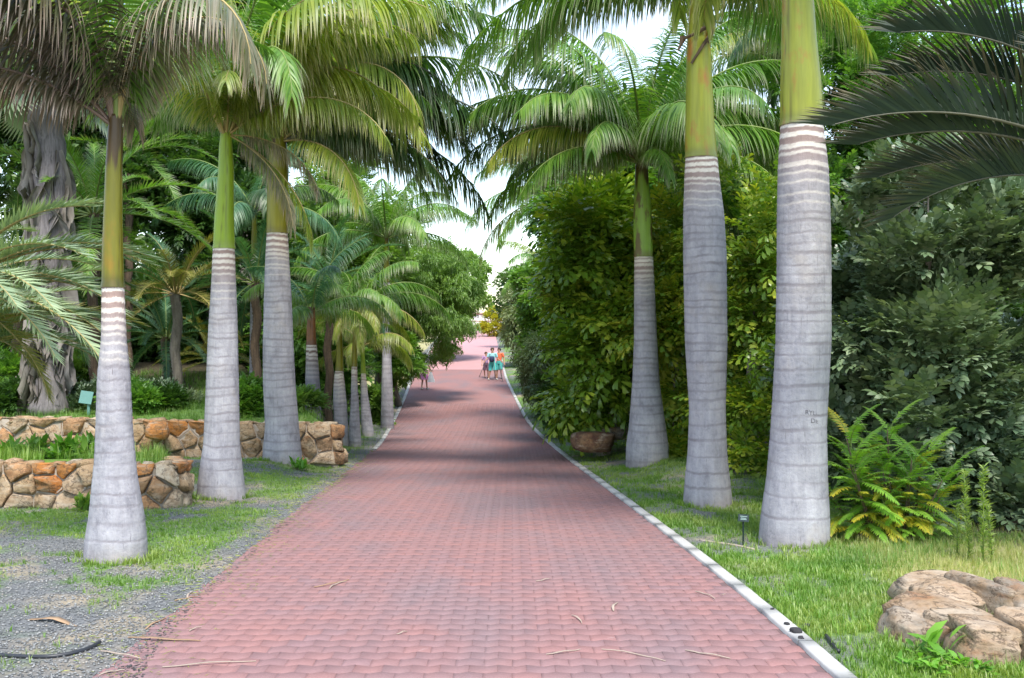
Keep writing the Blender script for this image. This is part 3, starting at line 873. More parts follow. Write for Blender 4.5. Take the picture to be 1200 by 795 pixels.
royal_palm('second left palm, lime-green crownshaft, foot ringed by pale bare soil', 17.0,
    [(582, 230.5, 289), (560, 233, 285), (520, 239, 280.5), (450, 242, 279.5), (380, 245, 278), (330, 248, 276), (290, 250, 274.5)],
    [(291, 250, 275), (250, 252, 274), (200, 256, 274), (170, 257, 272), (150, 259, 271)], 'shaft_lime',
    crown(13, 5, 40, 0, 1.6, ('royal', 'royal_yellow')) + [(352, 9, 1.12, 'royal_yellow'), (12, 9, 1.05, 'royal_yellow'), (325, 9, 1.0, 'royal_yellow'), (345, 6, .52, 'royal_dry'), (2, 5, .48, 'royal_dry'), (356, 6, .6, 'royal_yellow'), (10, 8, 1.0, 'royal_yellow'), (310, 8, .9, 'royal'), (30, 7, 1.0, 'royal'), (20, 2, .95, 'royal_yellow'), (350, 3, .8, 'royal_yellow'), (170, 2, .75, 'royal'), (5, 1, .9, 'royal_yellow'), (290, 2, .6, 'royal_yellow')],
    seed=6, res=.013, segs=44, group='royal palms lining the brick road')
royal_palm('third left palm standing before the far end of the rear stone wall, mossy gold crownshaft', 22.5,
    [(547, 307, 355), (520, 309, 352), (500, 311, 350), (450, 308.5, 346), (400, 308.5, 343.5), (350, 309.5, 341.5), (310, 311, 339), (272, 313, 337)],
    [(273, 312.5, 337.5), (240, 313, 338), (200, 314, 338), (180, 316, 337), (160, 319, 335)], 'shaft_moss',
    crown(15, 6, 75, 0, 2.4, sc=1.15) + [(345, 1, 1.25, 'royal_yellow'), (330, 8, 1.2, 'royal_yellow'), (310, 8, 1.1, 'royal_yellow'), (0, 1, 1.3, 'royal'), (10, 2, 1.25, 'royal'), (20, 8, 1.3, 'royal'), (355, 7, 1.35, 'royal'), (356, 3, 1.5, 'royal_dark'), (3, 2, 1.55, 'royal'), (350, 1, 1.55, 'royal'), (10, 4, 1.35, 'royal_dark'), (358, 0, 1.4, 'royal'), (8, 1, 1.6, 'royal'), (340, 1, 1.4, 'royal'), (325, 1, 1.3, 'royal_yellow'), (350, 8, 1.4, 'royal_dark'), (5, 3, 1.2, 'royal'), (345, 4, 1.1, 'royal_dark'), (358, 3, 1.25, 'royal'), (352, 2, 1.0, 'royal'), (338, 3, 1.05, 'royal_yellow'), (5, 4, 1.12, 'royal'), (15, 3, 1.0, 'royal_dark'), (348, 4, 1.0, 'royal_dark'), (325, 5, .8, 'royal_yellow'),
     (170, 2, .9, 'royal'), (28, 4, 1.0, 'royal')],
    seed=7, res=.016, segs=40, group='royal palms lining the brick road')
# slim young palms beyond
royal_palm('palm with rusty brown crownshaft rising behind the rear stone wall', 27.0,
    [(500, 357, 377), (470, 357.5, 376), (440, 358, 374), (403, 359, 371)],
    [(404, 359, 371), (385, 359.5, 370), (360, 361, 369)], 'shaft_rust',
    crown(9, 8, 30, 0, 4.2, ('teal', 'royal', 'royal')), Lf=.62, seed=8, res=.03, segs=28, trunk_m='trunk_shade', group='slim royal palms past the wall')
royal_palm('slim pot-bellied palm just right of the wall end, tall olive-gold crownshaft', 30.0,
    [(523, 393, 409), (500, 392, 408), (470, 390.5, 406), (450, 391, 404), (434, 393, 402)],
    [(434.5, 393, 402.5), (410, 394, 402), (385, 395, 401), (365, 396.5, 400.5)], 'shaft_moss',
    crown(11, 9, 0, 0, 4.6, ('royal', 'royal', 'royal_yellow')), Lf=.66, seed=9, res=.03, segs=28, ring_scale=.8, group='slim royal palms past the wall')
royal_palm('slimmest palm, middle of the three beyond the wall end, greenish yellow crownshaft', 30.0,
    [(526, 409, 424), (500, 409, 422), (470, 411, 420.5), (450, 411.5, 419), (429, 412, 418.5)],
    [(429.5, 412, 418.5), (400, 413, 418.5), (380, 414, 418), (360, 414.5, 417.5)], 'shaft_moss',
    crown(8, 10, 55, 0, 3.2, ('royal',)) + [(300, 4, .8, 'royal_yellow'), (340, 4, .9, 'royal_yellow'), (250, 5, .6, 'royal_yellow'), (10, 3, 1.15, 'royal')], Lf=.70, seed=10, res=.03, segs=26, ring_scale=.8, group='slim royal palms past the wall')
royal_palm('farthest slim palm, right of three, pale cone trunk and bright lime crownshaft', 34.0,
    [(512, 424, 439), (490, 423, 435.5), (460, 422.5, 431), (437, 423, 428.5)],
    [(437.5, 422.5, 429), (420, 423, 427.5), (400, 423.5, 427)], 'shaft_lime',
    crown(10, 11, 15, 0, 4.8, ('royal', 'royal_yellow', 'royal_yellow')), Lf=.62, seed=11, res=.03, segs=26, ring_scale=.8, group='slim royal palms past the wall')
# taller ones farther back, mostly crowns
royal_palm('tall green palm crown above the three slim palms on the left', 37.0,
    [(500, 446, 462), (400, 448, 458), (330, 449, 457)], [(331, 449, 457), (300, 450, 456), (275, 451, 455)], 'shaft_moss',
    crown(15, 12, 5, 0, 4.4), Lf=.95, seed=12, res=.05, segs=20, group='palms behind the rows')
royal_palm('background palm crown at left, behind the second and third left palms', 31.0,
    [(470, 292, 306), (380, 293, 303), (300, 294, 302)], [(301, 294, 302), (270, 295, 301), (245, 296, 300)], 'shaft_moss',
    crown(13, 13, 45, 0, 4.6, ('teal', 'royal_dark', 'teal')), Lf=.8, seed=13, res=.05, segs=20, group='palms behind the rows')
royal_palm('background palm whose crown hangs between the second and third right palms', 26.0,
    [(520, 925, 950), (300, 928, 948), (150, 930, 946)], [(151, 930, 946), (110, 932, 944), (70, 934, 942)], 'shaft_moss',
    crown(12, 14, 70, 0, 4.2, ('royal', 'royal', 'royal_dark')) + [(185, 4, 1.0, 'royal'), (160, 5, .8, 'royal_yellow'), (205, 3, .9, 'royal_yellow')], Lf=.95, seed=14, res=.05, segs=20, group='palms behind the rows')
royal_palm('distant right palm whose fronds droop over the road beside the sky gap', 38.0,
    [(500, 668, 684), (350, 670, 681), (290, 671, 680)], [(291, 671, 680), (255, 672, 679), (225, 673, 678)], 'shaft_moss',
    crown(8, 15, 30, 0, 3.4, ('royal', 'royal_dark', 'royal')) + [(180, 2, 1.1, 'royal'), (188, 4, 1.2, 'royal'), (172, 5, 1.15, 'royal_yellow'), (200, 5, 1.0, 'royal')], Lf=1.0, seed=15, res=.05, segs=20, group='palms behind the rows')
royal_palm('faint distant palm right of the road end, thin hanging crown', 52.0,
    [(470, 640, 650), (400, 641, 649), (360, 641, 648)], [(361, 641, 648), (340, 642, 647), (320, 643, 646)], 'shaft_moss',
    crown(12, 16, 50, 0, 4.8, ('royal_yellow', 'royal', 'royal')), Lf=.9, seed=16, res=.08, segs=16, group='palms behind the rows')

# torn brown sheath hanging from the second right palm
def torn_sheath():
    root = [o for o in bpy.data.objects if o.get('label', '').startswith('second right palm')][0]
    d = 15.8
    for (pts, w) in [([(824, -8), (829, 14), (834, 30), (829, 46), (818, 62), (808, 78)], .055), ([(815, -8), (820, 12), (822, 26), (827, 36)], .085), ([(826, 36), (812, 44), (800, 48), (793, 62)], .05),
                     ([(800, 45), (796, 56)], .06), ([(830, 20), (833, 40), (827, 56)], .04)]:
        V = []; F4 = []
        for i, (px, py) in enumerate(pts):
            x = (px - 600) * d / F - root.location.x; z = CZ - (py - 397.5) * d / F - root.location.z
            cx = (820 - 600) * d / F - root.location.x
            dx = max(-.19, min(.19, x - cx)); yy = -math.sqrt(max(.002, .21 ** 2 - dx * dx)) - .01
            ww = w * (1 - .75 * i / (len(pts) - 1))
            V += [(x - ww, yy, z + .01), (x, yy - .03, z), (x + ww, yy, z - .01)]
            if i:
                k = 3 * i
                F4 += [(k - 3, k - 2, k + 1, k), (k - 2, k - 1, k + 2, k + 1)]
        link('torn_sheath', mesh_np('torn_sheath', V, F4, mats=[M['bark_dark']]), root)
torn_sheath()
# ------------------------------------------------------------------ other palms
def fr(name, **kw): return frond_mesh(name, **kw)
PHX = [fr('date_frond', Ln=3.4, a0=a, a1=b, n=80, leafL=.52, leafW=.036, fwd=(62, 30), droop=.12, plume=16, vee=22, seed=100 + i, r0=.032, seg=3, tipfade=.6, bend=.1)
       for i, (a, b) in enumerate([(75, 20), (52, -5), (36, -25), (22, -40), (8, -55), (-15, -75)])]
def tube_mesh(name, pts, radii, segs, mats, jit=0, seed=0):
    rg = random.Random(seed)
    V = []; F4 = []
    n = len(pts); pts = [Vector(p) for p in pts]
    for i in range(n):
        t = (pts[min(i + 1, n - 1)] - pts[max(i - 1, 0)]).normalized()
        s = t.cross(Vector((0.1, 1, 0.05))).normalized(); u = s.cross(t)
        for k in range(segs):
            a = 2 * math.pi * k / segs
            r = radii[i] * (1 + rg.uniform(-jit, jit))
            V.append(tuple(pts[i] + (s * math.cos(a) + u * math.sin(a)) * r))
        if i:
            b = i * segs
            for k in range(segs):
                F4.append((b - segs + k, b - segs + (k + 1) % segs, b + (k + 1) % segs, b + k))
    V.append(tuple(pts[0])); V.append(tuple(pts[-1]))
    F3 = []
    for k in range(segs):
        F3.append(((k + 1) % segs, k, len(V) - 2)); b = (n - 1) * segs; F3.append((b + k, b + (k + 1) % segs, len(V) - 1))
    return mesh_np(name, V, F4, F3, mats=mats, smooth=True)

def other_palm(name, label, x, y, zc, r, fset, mat, rmat, items, trunk_m='bark_dark', Lf=1.0, group=None, scales=True):
    gz = float(terrain(x, y)) - .04
    root = empty(name, (x, y, gz), label, 'palm tree', group)
    H = zc - gz
    n = max(6, int(H / .05))
    pts = [(0.04 * math.sin(i * .2), 0, H * i / (n - 1)) for i in range(n)]
    rad = [r * (1.15 if i < 3 else 1) * (1.0 + (.12 if i % 2 else 0)) for i in range(n)]
    link('trunk', tube_mesh('trunk', pts, rad, 14, [M[trunk_m]], .06, 3), root)
    for it in items:
        az, var, sc = it[:3]
        mt = it[3] if len(it) > 3 else mat
        a = R(az)
        put_frond(root, fset[var], (math.cos(a) * r * .6, math.sin(a) * r * .6, H - .05), a, sc * Lf, M[mt], M[rmat])
    return root
rgq = random.Random(4)
# feathery date palm at the left frame edge
other_palm('date_palm', 'grey-green date palm at the left edge, stiff fronds spreading over the fat trunk', -9.7, 17.5, 3.0, .2, PHX, 'phoenix', 'rachis_gold',
    [(348, 1, .95), (358, 2, 1.12), (336, 2, 1.0), (12, 3, 1.0), (325, 3, 1.0), (340, 4, 1.1), (352, 1, 1.0), (5, 2, 1.05), (345, 3, 1.05), (0, 4, 1.0), (330, 4, .95), (20, 3, .9), (318, 3, .9), (300, 4, .85), (350, 5, .8, 'phoenix_gold'), (40, 2, .9), (80, 1, .9), (120, 2, .9), (200, 2, .9), (240, 3, .9), (170, 3, .9), (280, 5, .8)])
other_palm('date_palm', 'low date palm with golden tips at the left edge over the rear wall', -10.3, 19.0, 2.0, .22, PHX, 'phoenix', 'rachis_gold',
    [(345, 2, 1.0), (352, 3, 1.0), (330, 2, .9), (15, 2, 1.0, 'phoenix_gold'), (358, 1, 1.0), (355, 1, .9), (8, 2, .95), (340, 2, .9, 'phoenix_gold'), (0, 3, .85), (325, 3, .8, 'phoenix_gold'), (30, 1, .8), (75, 1, .8), (120, 2, .8), (200, 1, .8), (260, 2, .8), (300, 1, .75)])
# golden pygmy-like date palm behind the walls
other_palm('date_palm', 'golden-green date palm with thin curved trunk behind the rear wall', -9.35, 29.0, 3.5, .13, PHX, 'phoenix_gold', 'rachis_gold',
    [(i * 137.5 % 360, v, .70, m) for i, (v, m) in enumerate([(0, 'phoenix_gold'), (0, 'teal'), (1, 'phoenix_gold'), (1, 'phoenix_gold'), (1, 'teal'), (2, 'phoenix_gold'), (2, 'phoenix_gold'), (2, 'teal'), (1, 'phoenix_gold'), (1, 'phoenix_gold'), (2, 'phoenix_gold'), (2, 'teal'), (3, 'phoenix_gold'), (0, 'phoenix_gold'), (3, 'phoenix_gold'),
     (3, 'phoenix_gold'), (3, 'phoenix_gold'), (4, 'phoenix_gold'), (4, 'phoenix_gold'), (4, 'teal'), (5, 'phoenix_gold'), (5, 'phoenix_gold'), (3, 'phoenix_gold'), (2, 'phoenix_gold')])], trunk_m='bark')
# blue-green feathery palms deeper in
for (px, py, d, sc, lab, mt) in [(110, 250, 27, .95, 'bright green feathery palm between the fat trunk and the nearest left palm', 'royal'),
                                (195, 395, 31, .62, 'low blue-green palm under the golden date palm', 'teal'),
                                (300, 330, 30, .8, 'blue-green palm right of the second left palm trunk', 'teal'),
                                (250, 420, 33, .6, 'small shaded palm in the dark gap behind the rear wall', 'phoenix_gold'),
                                (385, 330, 33, .75, 'soft green palm crown behind the third left palm trunk', 'teal'),
                                (20, 330, 27, .9, 'dark green palm low behind the fat trunk at left', 'royal_dark'),
                                (150, 180, 34, 1.0, 'feathery palm high behind the nearest left palm', 'royal')]:
    ppm = F / d
    other_palm('feather_palm', lab, (px - 600) / ppm, d, CZ - (py - 397.5) / ppm, .12, PHX, mt, 'rachis',
        [((i * 137.5 + px) % 360, min(5, int(i * 6 / 20)), sc * rgq.uniform(.85, 1.05)) for i in range(20)], group='feathery palms in the left thicket')

# dark palm reaching in from beyond the right frame edge
DK = [fr('dark_frond', Ln=3.5, a0=a, a1=b, n=78, leafL=.86, leafW=.036, fwd=(84, 22), droop=.12, plume=8, vee=v, seed=200 + i, r0=.03, seg=3, tipfade=.45, bend=bd, power=1.0, jitter=.35)
      for i, (a, b, v, bd) in enumerate([(48, -16, 66, .0), (46, -36, 62, .05), (70, -10, 60, .1), (25, -50, 55, 0)])]
other_palm('dark_palm', 'dark olive palm reaching in at top right, comb-like fronds', 6.7, 10.2, 3.25, .17, DK, 'fan_dark', 'rachis_dark',
    [(180, 0, 1.0), (172, 1, .86), (190, 2, 1.12), (176, 2, 1.0), (186, 0, 1.12), (210, 2, .9), (150, 0, .9), (120, 0, .9), (80, 1, .9), (40, 0, .9), (0, 1, .9), (320, 0, .9), (280, 1, .9), (240, 1, .8), (200, 3, .55)])

# fat fan-palm trunk with grey skirt at left
def fat_trunk():
    x, y = -11.15, 25.0
    gz = float(terrain(x, y)) - .05
    root = empty('fan_palm', (x, y, gz), 'fat grey fan palm trunk at left draped with dead hanging leaves', 'palm tree')
    n = 40; H = 8.2
    rg = random.Random(3)
    pts = [(0.05 * math.sin(i * .3), 0, H * i / (n - 1)) for i in range(n)]
    rad = [.40 + .10 * math.exp(-i / 3) + .03 * math.sin(i * 1.9) for i in range(n)]
    link('trunk', tube_mesh('trunk', pts, rad, 22, [M['bark_fibre']], .05, 2), root)
    # dead leaf skirts: broad folded grey blades hanging down the trunk
    def blade(Lg, W, folds, seed):
        r2 = random.Random(seed)
        rows = 9; cols = folds * 2 + 1
        V = []; F4 = []
        for i in range(rows):
            t = i / (rows - 1)
            w = W * (.25 + .75 * math.sin(min(1, t * 1.5) * math.pi / 2)) * (1 - .35 * max(0, t - .7) / .3)
            for j in range(cols):
                s = j / (cols - 1) - .5
                V.append((s * w + r2.uniform(-.01, .01), .08 * math.cos(s * 3) + (.035 if j % 2 else 0) + .10 * t * math.sin(t * 3) + r2.uniform(-.01, .01), -Lg * t * (1 - .18 * abs(s) * t * 2) + (-.10 * (j % 2) if i == rows - 1 else 0)))
        for i in range(rows - 1):
            for j in range(cols - 1):
                a = i * cols + j; F4.append((a, a + 1, a + cols + 1, a + cols))
        return mesh_np('dead_leaf', V, F4, mats=[M['dead']], attrs={'tint': [r2.random() for _ in V]})
    bl = [blade(1.5, .62, 6, 1), blade(1.1, .75, 7, 2), blade(2.0, .5, 5, 3)]
    k = 0
    for z in (1.2, 1.35, 1.55, 1.75, 2.0, 2.4, 2.8, 3.2, 3.6, 4.1, 4.6, 5.0, 5.4, 5.9, 6.4, 6.9):
        for q in range(4 if z < 2.4 else 3):
            a = -math.pi / 2 + rg.uniform(-1.3, 1.3) if k % 3 else rg.uniform(0, 6.28)
            o = link('dead_leaf', bl[k % 3], root, (math.cos(a) * .54, math.sin(a) * .54, z + rg.uniform(-.1, .2)))
            o.rotation_euler = (rg.uniform(-.12, .12), rg.uniform(-.25, .25), a + math.pi / 2)
            s = rg.uniform(.75, 1.15); o.scale = (s, 1.8, s)
            k += 1
    # live fan leaves at the top
    def fan(seed):
        r2 = random.Random(seed); V = [(0, 0, 0)]; F3 = []; 
        V = []; tip = []
        for i in range(34):
            a = R(-120 + 240 * i / 33); l = 1.1 * (1 - .15 * abs(a) / 2)
            b = len(V)
            dx, dy = math.cos(a), math.sin(a)
            V += [(1.2, 0, 0), (1.2 + dx * l * .6 - dy * .035, dy * l * .6 + dx * .035, .03), (1.2 + dx * l * .6 + dy * .035, dy * l * .6 - dx * .035, -.03), (1.2 + dx * l, dy * l, -.25)]
            tip += [0, .0, .0, 1]
            F3 += [(b, b + 1, b + 2), (b + 1, b + 3, b + 2)]
        b = len(V); V += [(0, .02, 0), (0, -.02, 0), (1.2, -.015, 0), (1.2, .015, 0)]; tip += [0] * 4
        return mesh_np('fan_leaf', V, [(b, b + 1, b + 2, b + 3)], F3, mats=[M['phoenix'], M['rachis']], attrs={'tint': [.5] * len(V), 'tip': tip})
    fm = fan(1)
    for i in range(24):
        o = link('fan_leaf', fm, root, (0, 0, H - .1))
        o.rotation_euler = (rg.uniform(-.3, .3), R(40 - 90 * ((i * 7) % 24) / 24 * 1.3) * -1 * -1, R(i * 137.5))
    return root
fat_trunk()

# ------------------------------------------------------------------ leafy crowns
def leaf2(l, w):      # diamond leaf, 2 triangles, slightly folded
    return np.array([(0, 0, 0), (l * .45, w / 2, .12 * w), (l, 0, -.10 * l), (l * .45, -w / 2, .12 * w)]), np.array([(0, 2, 1), (0, 3, 2)])
def leaf4(l, w):      # ovate, 4 triangles
    V = np.array([(0, 0, 0), (l * .30, w * .46, .10 * w), (l * .68, w * .42, .06 * w), (l, 0, -.12 * l), (l * .68, -w * .42, .06 * w), (l * .30, -w * .46, .10 * w)])
    return V, np.array([(0, 5, 1), (1, 5, 4), (1, 4, 2), (2, 4, 3)])
def leaf_wedge(l, w): # fishtail leaflet: narrow foot, wide ragged end
    V = np.array([(0, 0, 0), (l * .55, w * .28, .03), (l * .95, w * .5, .0), (l * .86, w * .12, -.01), (l * 1.02, -w * .05, -.02), (l * .84, -w * .3, 0), (l * .5, -w * .26, .02)])
    return V, np.array([(0, 6, 1), (1, 3, 2), (1, 6, 3), (3, 6, 5), (3, 5, 4)])

def rotm(yaw, pitch, roll):
    cy, sy, cp, sp, cr, sr = math.cos(yaw), math.sin(yaw), math.cos(pitch), math.sin(pitch), math.cos(roll), math.sin(roll)
    return np.array([[cy, -sy, 0], [sy, cy, 0], [0, 0, 1]]) @ np.array([[cp, 0, -sp], [0, 1, 0], [sp, 0, cp]]) @ np.array([[1, 0, 0], [0, cr, -sr], [0, sr, cr]])

def sprig(leaf, n, stem, spread=60, droop=.0, seed=0, pinnate=True, var=.2):
    """leaves along a twig pointing +X; returns V,F,tint"""
    rg = random.Random(seed); Vl, Fl = leaf
    VV = []; FF = []; TT = []; off = 0
    for i in range(n):
        t = (i + .5) / n
        if pinnate:
            sd = 1 if i % 2 else -1
            m = rotm(R(sd * spread * (1 - .5 * t)), R(rg.uniform(-12, 18)) - droop * t, R(rg.uniform(-15, 15)))
        else:
            m = rotm(R(rg.uniform(-spread, spread)), R(rg.uniform(-50, 50)) - droop, R(rg.uniform(-40, 40)))
        if i == n - 1: m = rotm(0, -droop, 0)
        p = np.array([stem * t, 0, -droop * .5 * stem * t * t])
        if not pinnate: p = p + np.array([0, rg.uniform(-.3, .3) * stem, rg.uniform(-.3, .3) * stem])
        VV.append((Vl * (1 + rg.uniform(-var, var))) @ m.T + p); FF.append(Fl + off); off += len(Vl)
        TT.append(np.full(len(Vl), rg.random()))
    return np.concatenate(VV), np.concatenate(FF), np.concatenate(TT)

def scatter(name, spr, P, D, size, seed, mats, tint_mix=.5, roll=.6, tint_extra=None, upright=False):
    """place sprigs at P (n,3), twig along D (n,3)"""
    rg = np.random.default_rng(seed)
    n = len(P)
    D = D / np.maximum(np.linalg.norm(D, axis=1, keepdims=True), 1e-6)
    up = np.tile([0., 0., 1.], (n, 1)) + rg.normal(0, .35 * roll, (n, 3))
    Y = np.cross(up, D); Y /= np.maximum(np.linalg.norm(Y, axis=1, keepdims=True), 1e-6)
    Z = np.cross(D, Y)
    Rm = np.stack([D, Y, Z], -1)               # columns
    sc = size * rg.uniform(.7, 1.25, n)
    VV = []; FF = []; TT = []; off = 0
    ks = rg.integers(0, len(spr), n)
    base = rg.random(n)
    if tint_extra is not None: base = np.clip(.45 * base + .55 * tint_extra, 0, 1)
    for k, (Vs, Fs, Ts) in enumerate(spr):
        idx = np.where(ks == k)[0]
        if not len(idx): continue
        W = np.einsum('nij,vj->nvi', Rm[idx], Vs) * sc[idx][:, None, None] + P[idx][:, None, :]
        VV.append(W.reshape(-1, 3))
        FF.append((Fs[None] + (np.arange(len(idx)) * len(Vs))[:, None, None]).reshape(-1, 3) + off)
        TT.append((tint_mix * base[idx][:, None] + (1 - tint_mix) * Ts[None]).ravel())
        off += W.shape[0] * W.shape[1]
    return mesh_np(name, np.concatenate(VV), None, np.concatenate(FF), mats=mats, attrs={'tint': np.concatenate(TT)})

def clump_points(blobs, nsub, n, seed, subr=.28, zmin=None, up=.35, droop=0.0, fill=.35):
    """blobs: (cx,cy,cz,rx,ry,rz). Sub-clumps sit on the blob surfaces; leaves on the sub-clumps' surfaces."""
    rg = np.random.default_rng(seed)
    w = np.array([(b[3] * b[4] * b[5]) ** (2 / 3) for b in blobs]); w /= w.sum()
    bi = rg.choice(len(blobs), nsub, p=w)
    B = np.array(blobs)[bi]
    d = rg.normal(size=(nsub, 3)); d /= np.linalg.norm(d, axis=1, keepdims=True)
    rad = 1 - fill * rg.random(nsub) ** 1.5
    C = B[:, :3] + d * B[:, 3:] * rad[:, None]
    sr = subr * B[:, 3:].mean(1) * rg.uniform(.55, 1.3, nsub)
    ctint = rg.random(nsub)
    ci = rg.choice(nsub, n, p=sr ** 2 / (sr ** 2).sum())
    e = rg.normal(size=(n, 3)); e[:, 2] += .35
    e /= np.linalg.norm(e, axis=1, keepdims=True)
    P = C[ci] + e * (sr[ci] * (.55 + .5 * rg.random(n)))[:, None] * np.array([1.15, 1.15, .7])
    D = e * .6 + d[ci] * .6 + rg.normal(0, .35, (n, 3)); D[:, 2] += up - droop
    keep = np.ones(n, bool) if zmin is None else P[:, 2] > zmin
    return P[keep], D[keep], ctint[ci][keep], C, sr

SP = {}
SP['oval'] = [sprig(leaf4(.115, .062), 9, .30, 62, .25, s) for s in range(4)]
SP['small2'] = [sprig(leaf2(.10, .05), 9, .26, 60, .4, s) for s in range(4)]
SP['clump2'] = [sprig(leaf2(.13, .07), 10, .20, 90, .1, s, False) for s in range(4)]
SP['lance'] = [sprig(leaf2(.16, .035), 10, .32, 40, 1.0, s, False) for s in range(4)]
SP['fish'] = [sprig(leaf_wedge(.21, .12), 9, .62, 66, .45, s) for s in range(4)]
SP['broad'] = [sprig(leaf4(.20, .10), 7, .28, 75, .3, s, False) for s in range(3)]

def tree_thing(name, label, cat, loc, blobs, spr, nsub, n, mat, seed, size=1.0, subr=.28, up=.35, droop=0, trunk=None, trunk_m='bark', fill=.35, group=None, limbs=6, ymax=None):
    """blobs relative to loc"""
    root = empty(name, loc, label, cat, group)
    P, D, ct, C, sr = clump_points(blobs, nsub, n, seed, subr, .02, up, droop, fill)
    me = scatter('crown', SP[spr], P, D, size, seed, [M[mat]], .42, tint_extra=ct)
    link('crown', me, root)
    if trunk:
        x0, y0, h, r = trunk
        top = Vector((blobs[0][0], blobs[0][1], blobs[0][2]))
        pts = []; 
        for i in range(8):
            t = i / 7
            p = Vector((x0, y0, -.1)).lerp(top, t); p.x += .12 * math.sin(t * 5 + seed); p.y += .1 * math.cos(t * 4 + seed)
            pts.append(p)
        me = tube_mesh('trunk', pts, [r * (1.25 - .75 * i / 7) for i in range(8)], 12, [M[trunk_m]], .08, seed)
        tr = link('trunk', me, root)
        rg = random.Random(seed)
        idx = sorted(range(len(C)), key=lambda i: rg.random())[:limbs]
        for i in idx:
            a = pts[3 + rg.randrange(4)]; b = Vector(C[i])
            m = a.lerp(b, .5) + Vector((0, 0, .15 * (b - a).length))
            link('limb', tube_mesh('limb', [a, a.lerp(m, .6), m, m.lerp(b, .6), b], [r * .45, r * .36, r * .28, r * .18, r * .07], 8, [M[trunk_m]], .05, i), root)
    return root

def at(px, py, d): return ((px - 600) * d / F, d, CZ - (py - 397.5) * d / F)

def bush(name, label, cat, px0, px1, py0, py1, d, depth, spr, nsub, n, mat, seed, size=1.0, subr=.22, group=None, nb=6, trunk_m='bark', up=.35, droop=0, fill=.35, trunk=True, tr=None, limbs=6):
    """a crown filling the photo box at distance d, built as several overlapping ellipsoids standing on the ground"""
    x0, _, ztop = at(px0, py0, d); x1, _, zbot = at(px1, py1, d)
    cx = (x0 + x1) / 2; w = x1 - x0; h = ztop - zbot
    gz = float(terrain(cx, d + depth * .3))
    rg = random.Random(seed)
    bl = []
    for i in range(nb):
        u = (i + .5) / nb
        bw = w * rg.uniform(.26, .40)
        bx = -w / 2 + bw * .8 + (w - 1.6 * bw) * rg.random()
        bz = (zbot - gz) + h * (.2 + .62 * ((i * .618) % 1))
        bh = min(h * rg.uniform(.22, .34), (ztop - gz) - bz)
        bl.append((bx, rg.uniform(-.5, .5) * depth * .4, bz, bw, depth * rg.uniform(.35, .5), max(bh, h * .15)))
    bl.insert(0, (0, 0, (zbot + ztop) / 2 - gz, w * .36, depth * .45, h * .40))
    r = tr or max(.06, .02 * h)
    return tree_thing(name, label, cat, (cx, d + depth * .3, gz), bl, spr, nsub, n, mat, seed, size, subr, up, droop, (0, 0, h * .5, r) if trunk else None, trunk_m, fill, group, limbs)

# --- right side
bush('dark_leaf_tree', 'big dark shrubby tree with grey-green oval leaves at the right edge', 'tree', 966, 1270, 150, 690, 14.2, 3.0, 'oval', 110, 6000, 'glaucous', 1, 1.12, .24, nb=12, fill=.5, tr=.10, limbs=16)
bush('dark_leaf_tree', 'shaded grey-green shrub behind the fern-leaved sumac, right of the nearest right palm', 'tree', 955, 1110, 240, 640, 16.3, 2.6, 'oval', 60, 3200, 'glaucous', 2, 1.15, .26, nb=8, fill=.5, tr=.08)
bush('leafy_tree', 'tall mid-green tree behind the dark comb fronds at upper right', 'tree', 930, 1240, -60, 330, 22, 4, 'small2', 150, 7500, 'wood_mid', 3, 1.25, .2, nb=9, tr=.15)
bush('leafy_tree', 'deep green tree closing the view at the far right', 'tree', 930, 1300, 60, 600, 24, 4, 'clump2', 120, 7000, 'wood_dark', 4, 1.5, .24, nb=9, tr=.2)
bush('fishtail_palm_shrub', 'olive fishtail-leaved shrub filling the space left of the third right palm', 'shrub', 668, 768, 215, 520, 25.5, 4, 'fish', 58, 3000, 'fishtail', 5, 1.15, .27, nb=10, droop=.25, trunk_m='bark_pale', tr=.16)
bush('fishtail_palm_shrub', 'dark fishtail-leaved tree top behind the third right palm crownshaft', 'shrub', 650, 800, 165, 330, 28, 4, 'fish', 80, 2600, 'wood_mid', 6, 1.3, .24, nb=7, droop=.2, tr=.12)
bush('fishtail_palm_shrub', 'yellow-green fishtail shrub between the third and second right palms', 'shrub', 755, 850, 215, 545, 24, 3, 'fish', 44, 2100, 'fishtail_gold', 7, 1.0, .28, nb=8, droop=.25, tr=.09)
bush('fishtail_palm_shrub', 'golden fishtail shrub showing between the two nearest right palms', 'shrub', 835, 960, 190, 560, 20, 3, 'fish', 46, 2100, 'fishtail_gold', 8, .85, .28, nb=9, droop=.25, tr=.09)
bush('leafy_tree', 'mid-green tree above the golden shrub, between the two nearest right palms', 'tree', 800, 1000, 130, 420, 27, 4, 'small2', 110, 5200, 'wood_mid', 9, 1.5, .24, nb=8, tr=.15)
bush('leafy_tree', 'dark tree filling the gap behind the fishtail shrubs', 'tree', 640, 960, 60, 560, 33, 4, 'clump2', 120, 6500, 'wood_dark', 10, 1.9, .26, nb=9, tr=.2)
bush('roadside_shrub', 'grey-green shrub leaning over the right kerb in the distance', 'shrub', 612, 672, 385, 478, 40, 2.5, 'lance', 70, 2600, 'bush_grey', 11, 1.15, .26, nb=7, droop=.2)
bush('roadside_shrub', 'dark low shrub at the right kerb bend, left of the red boulder', 'shrub', 628, 690, 440, 508, 33, 2.2, 'small2', 60, 2600, 'wood_dark', 12, 1.05, .28, nb=7)
bush('roadside_shrub', 'dark blue-green tree right of the far road end', 'shrub', 612, 672, 310, 420, 48, 4, 'clump2', 70, 2600, 'wood_mid', 13, 1.7, .28, nb=7)
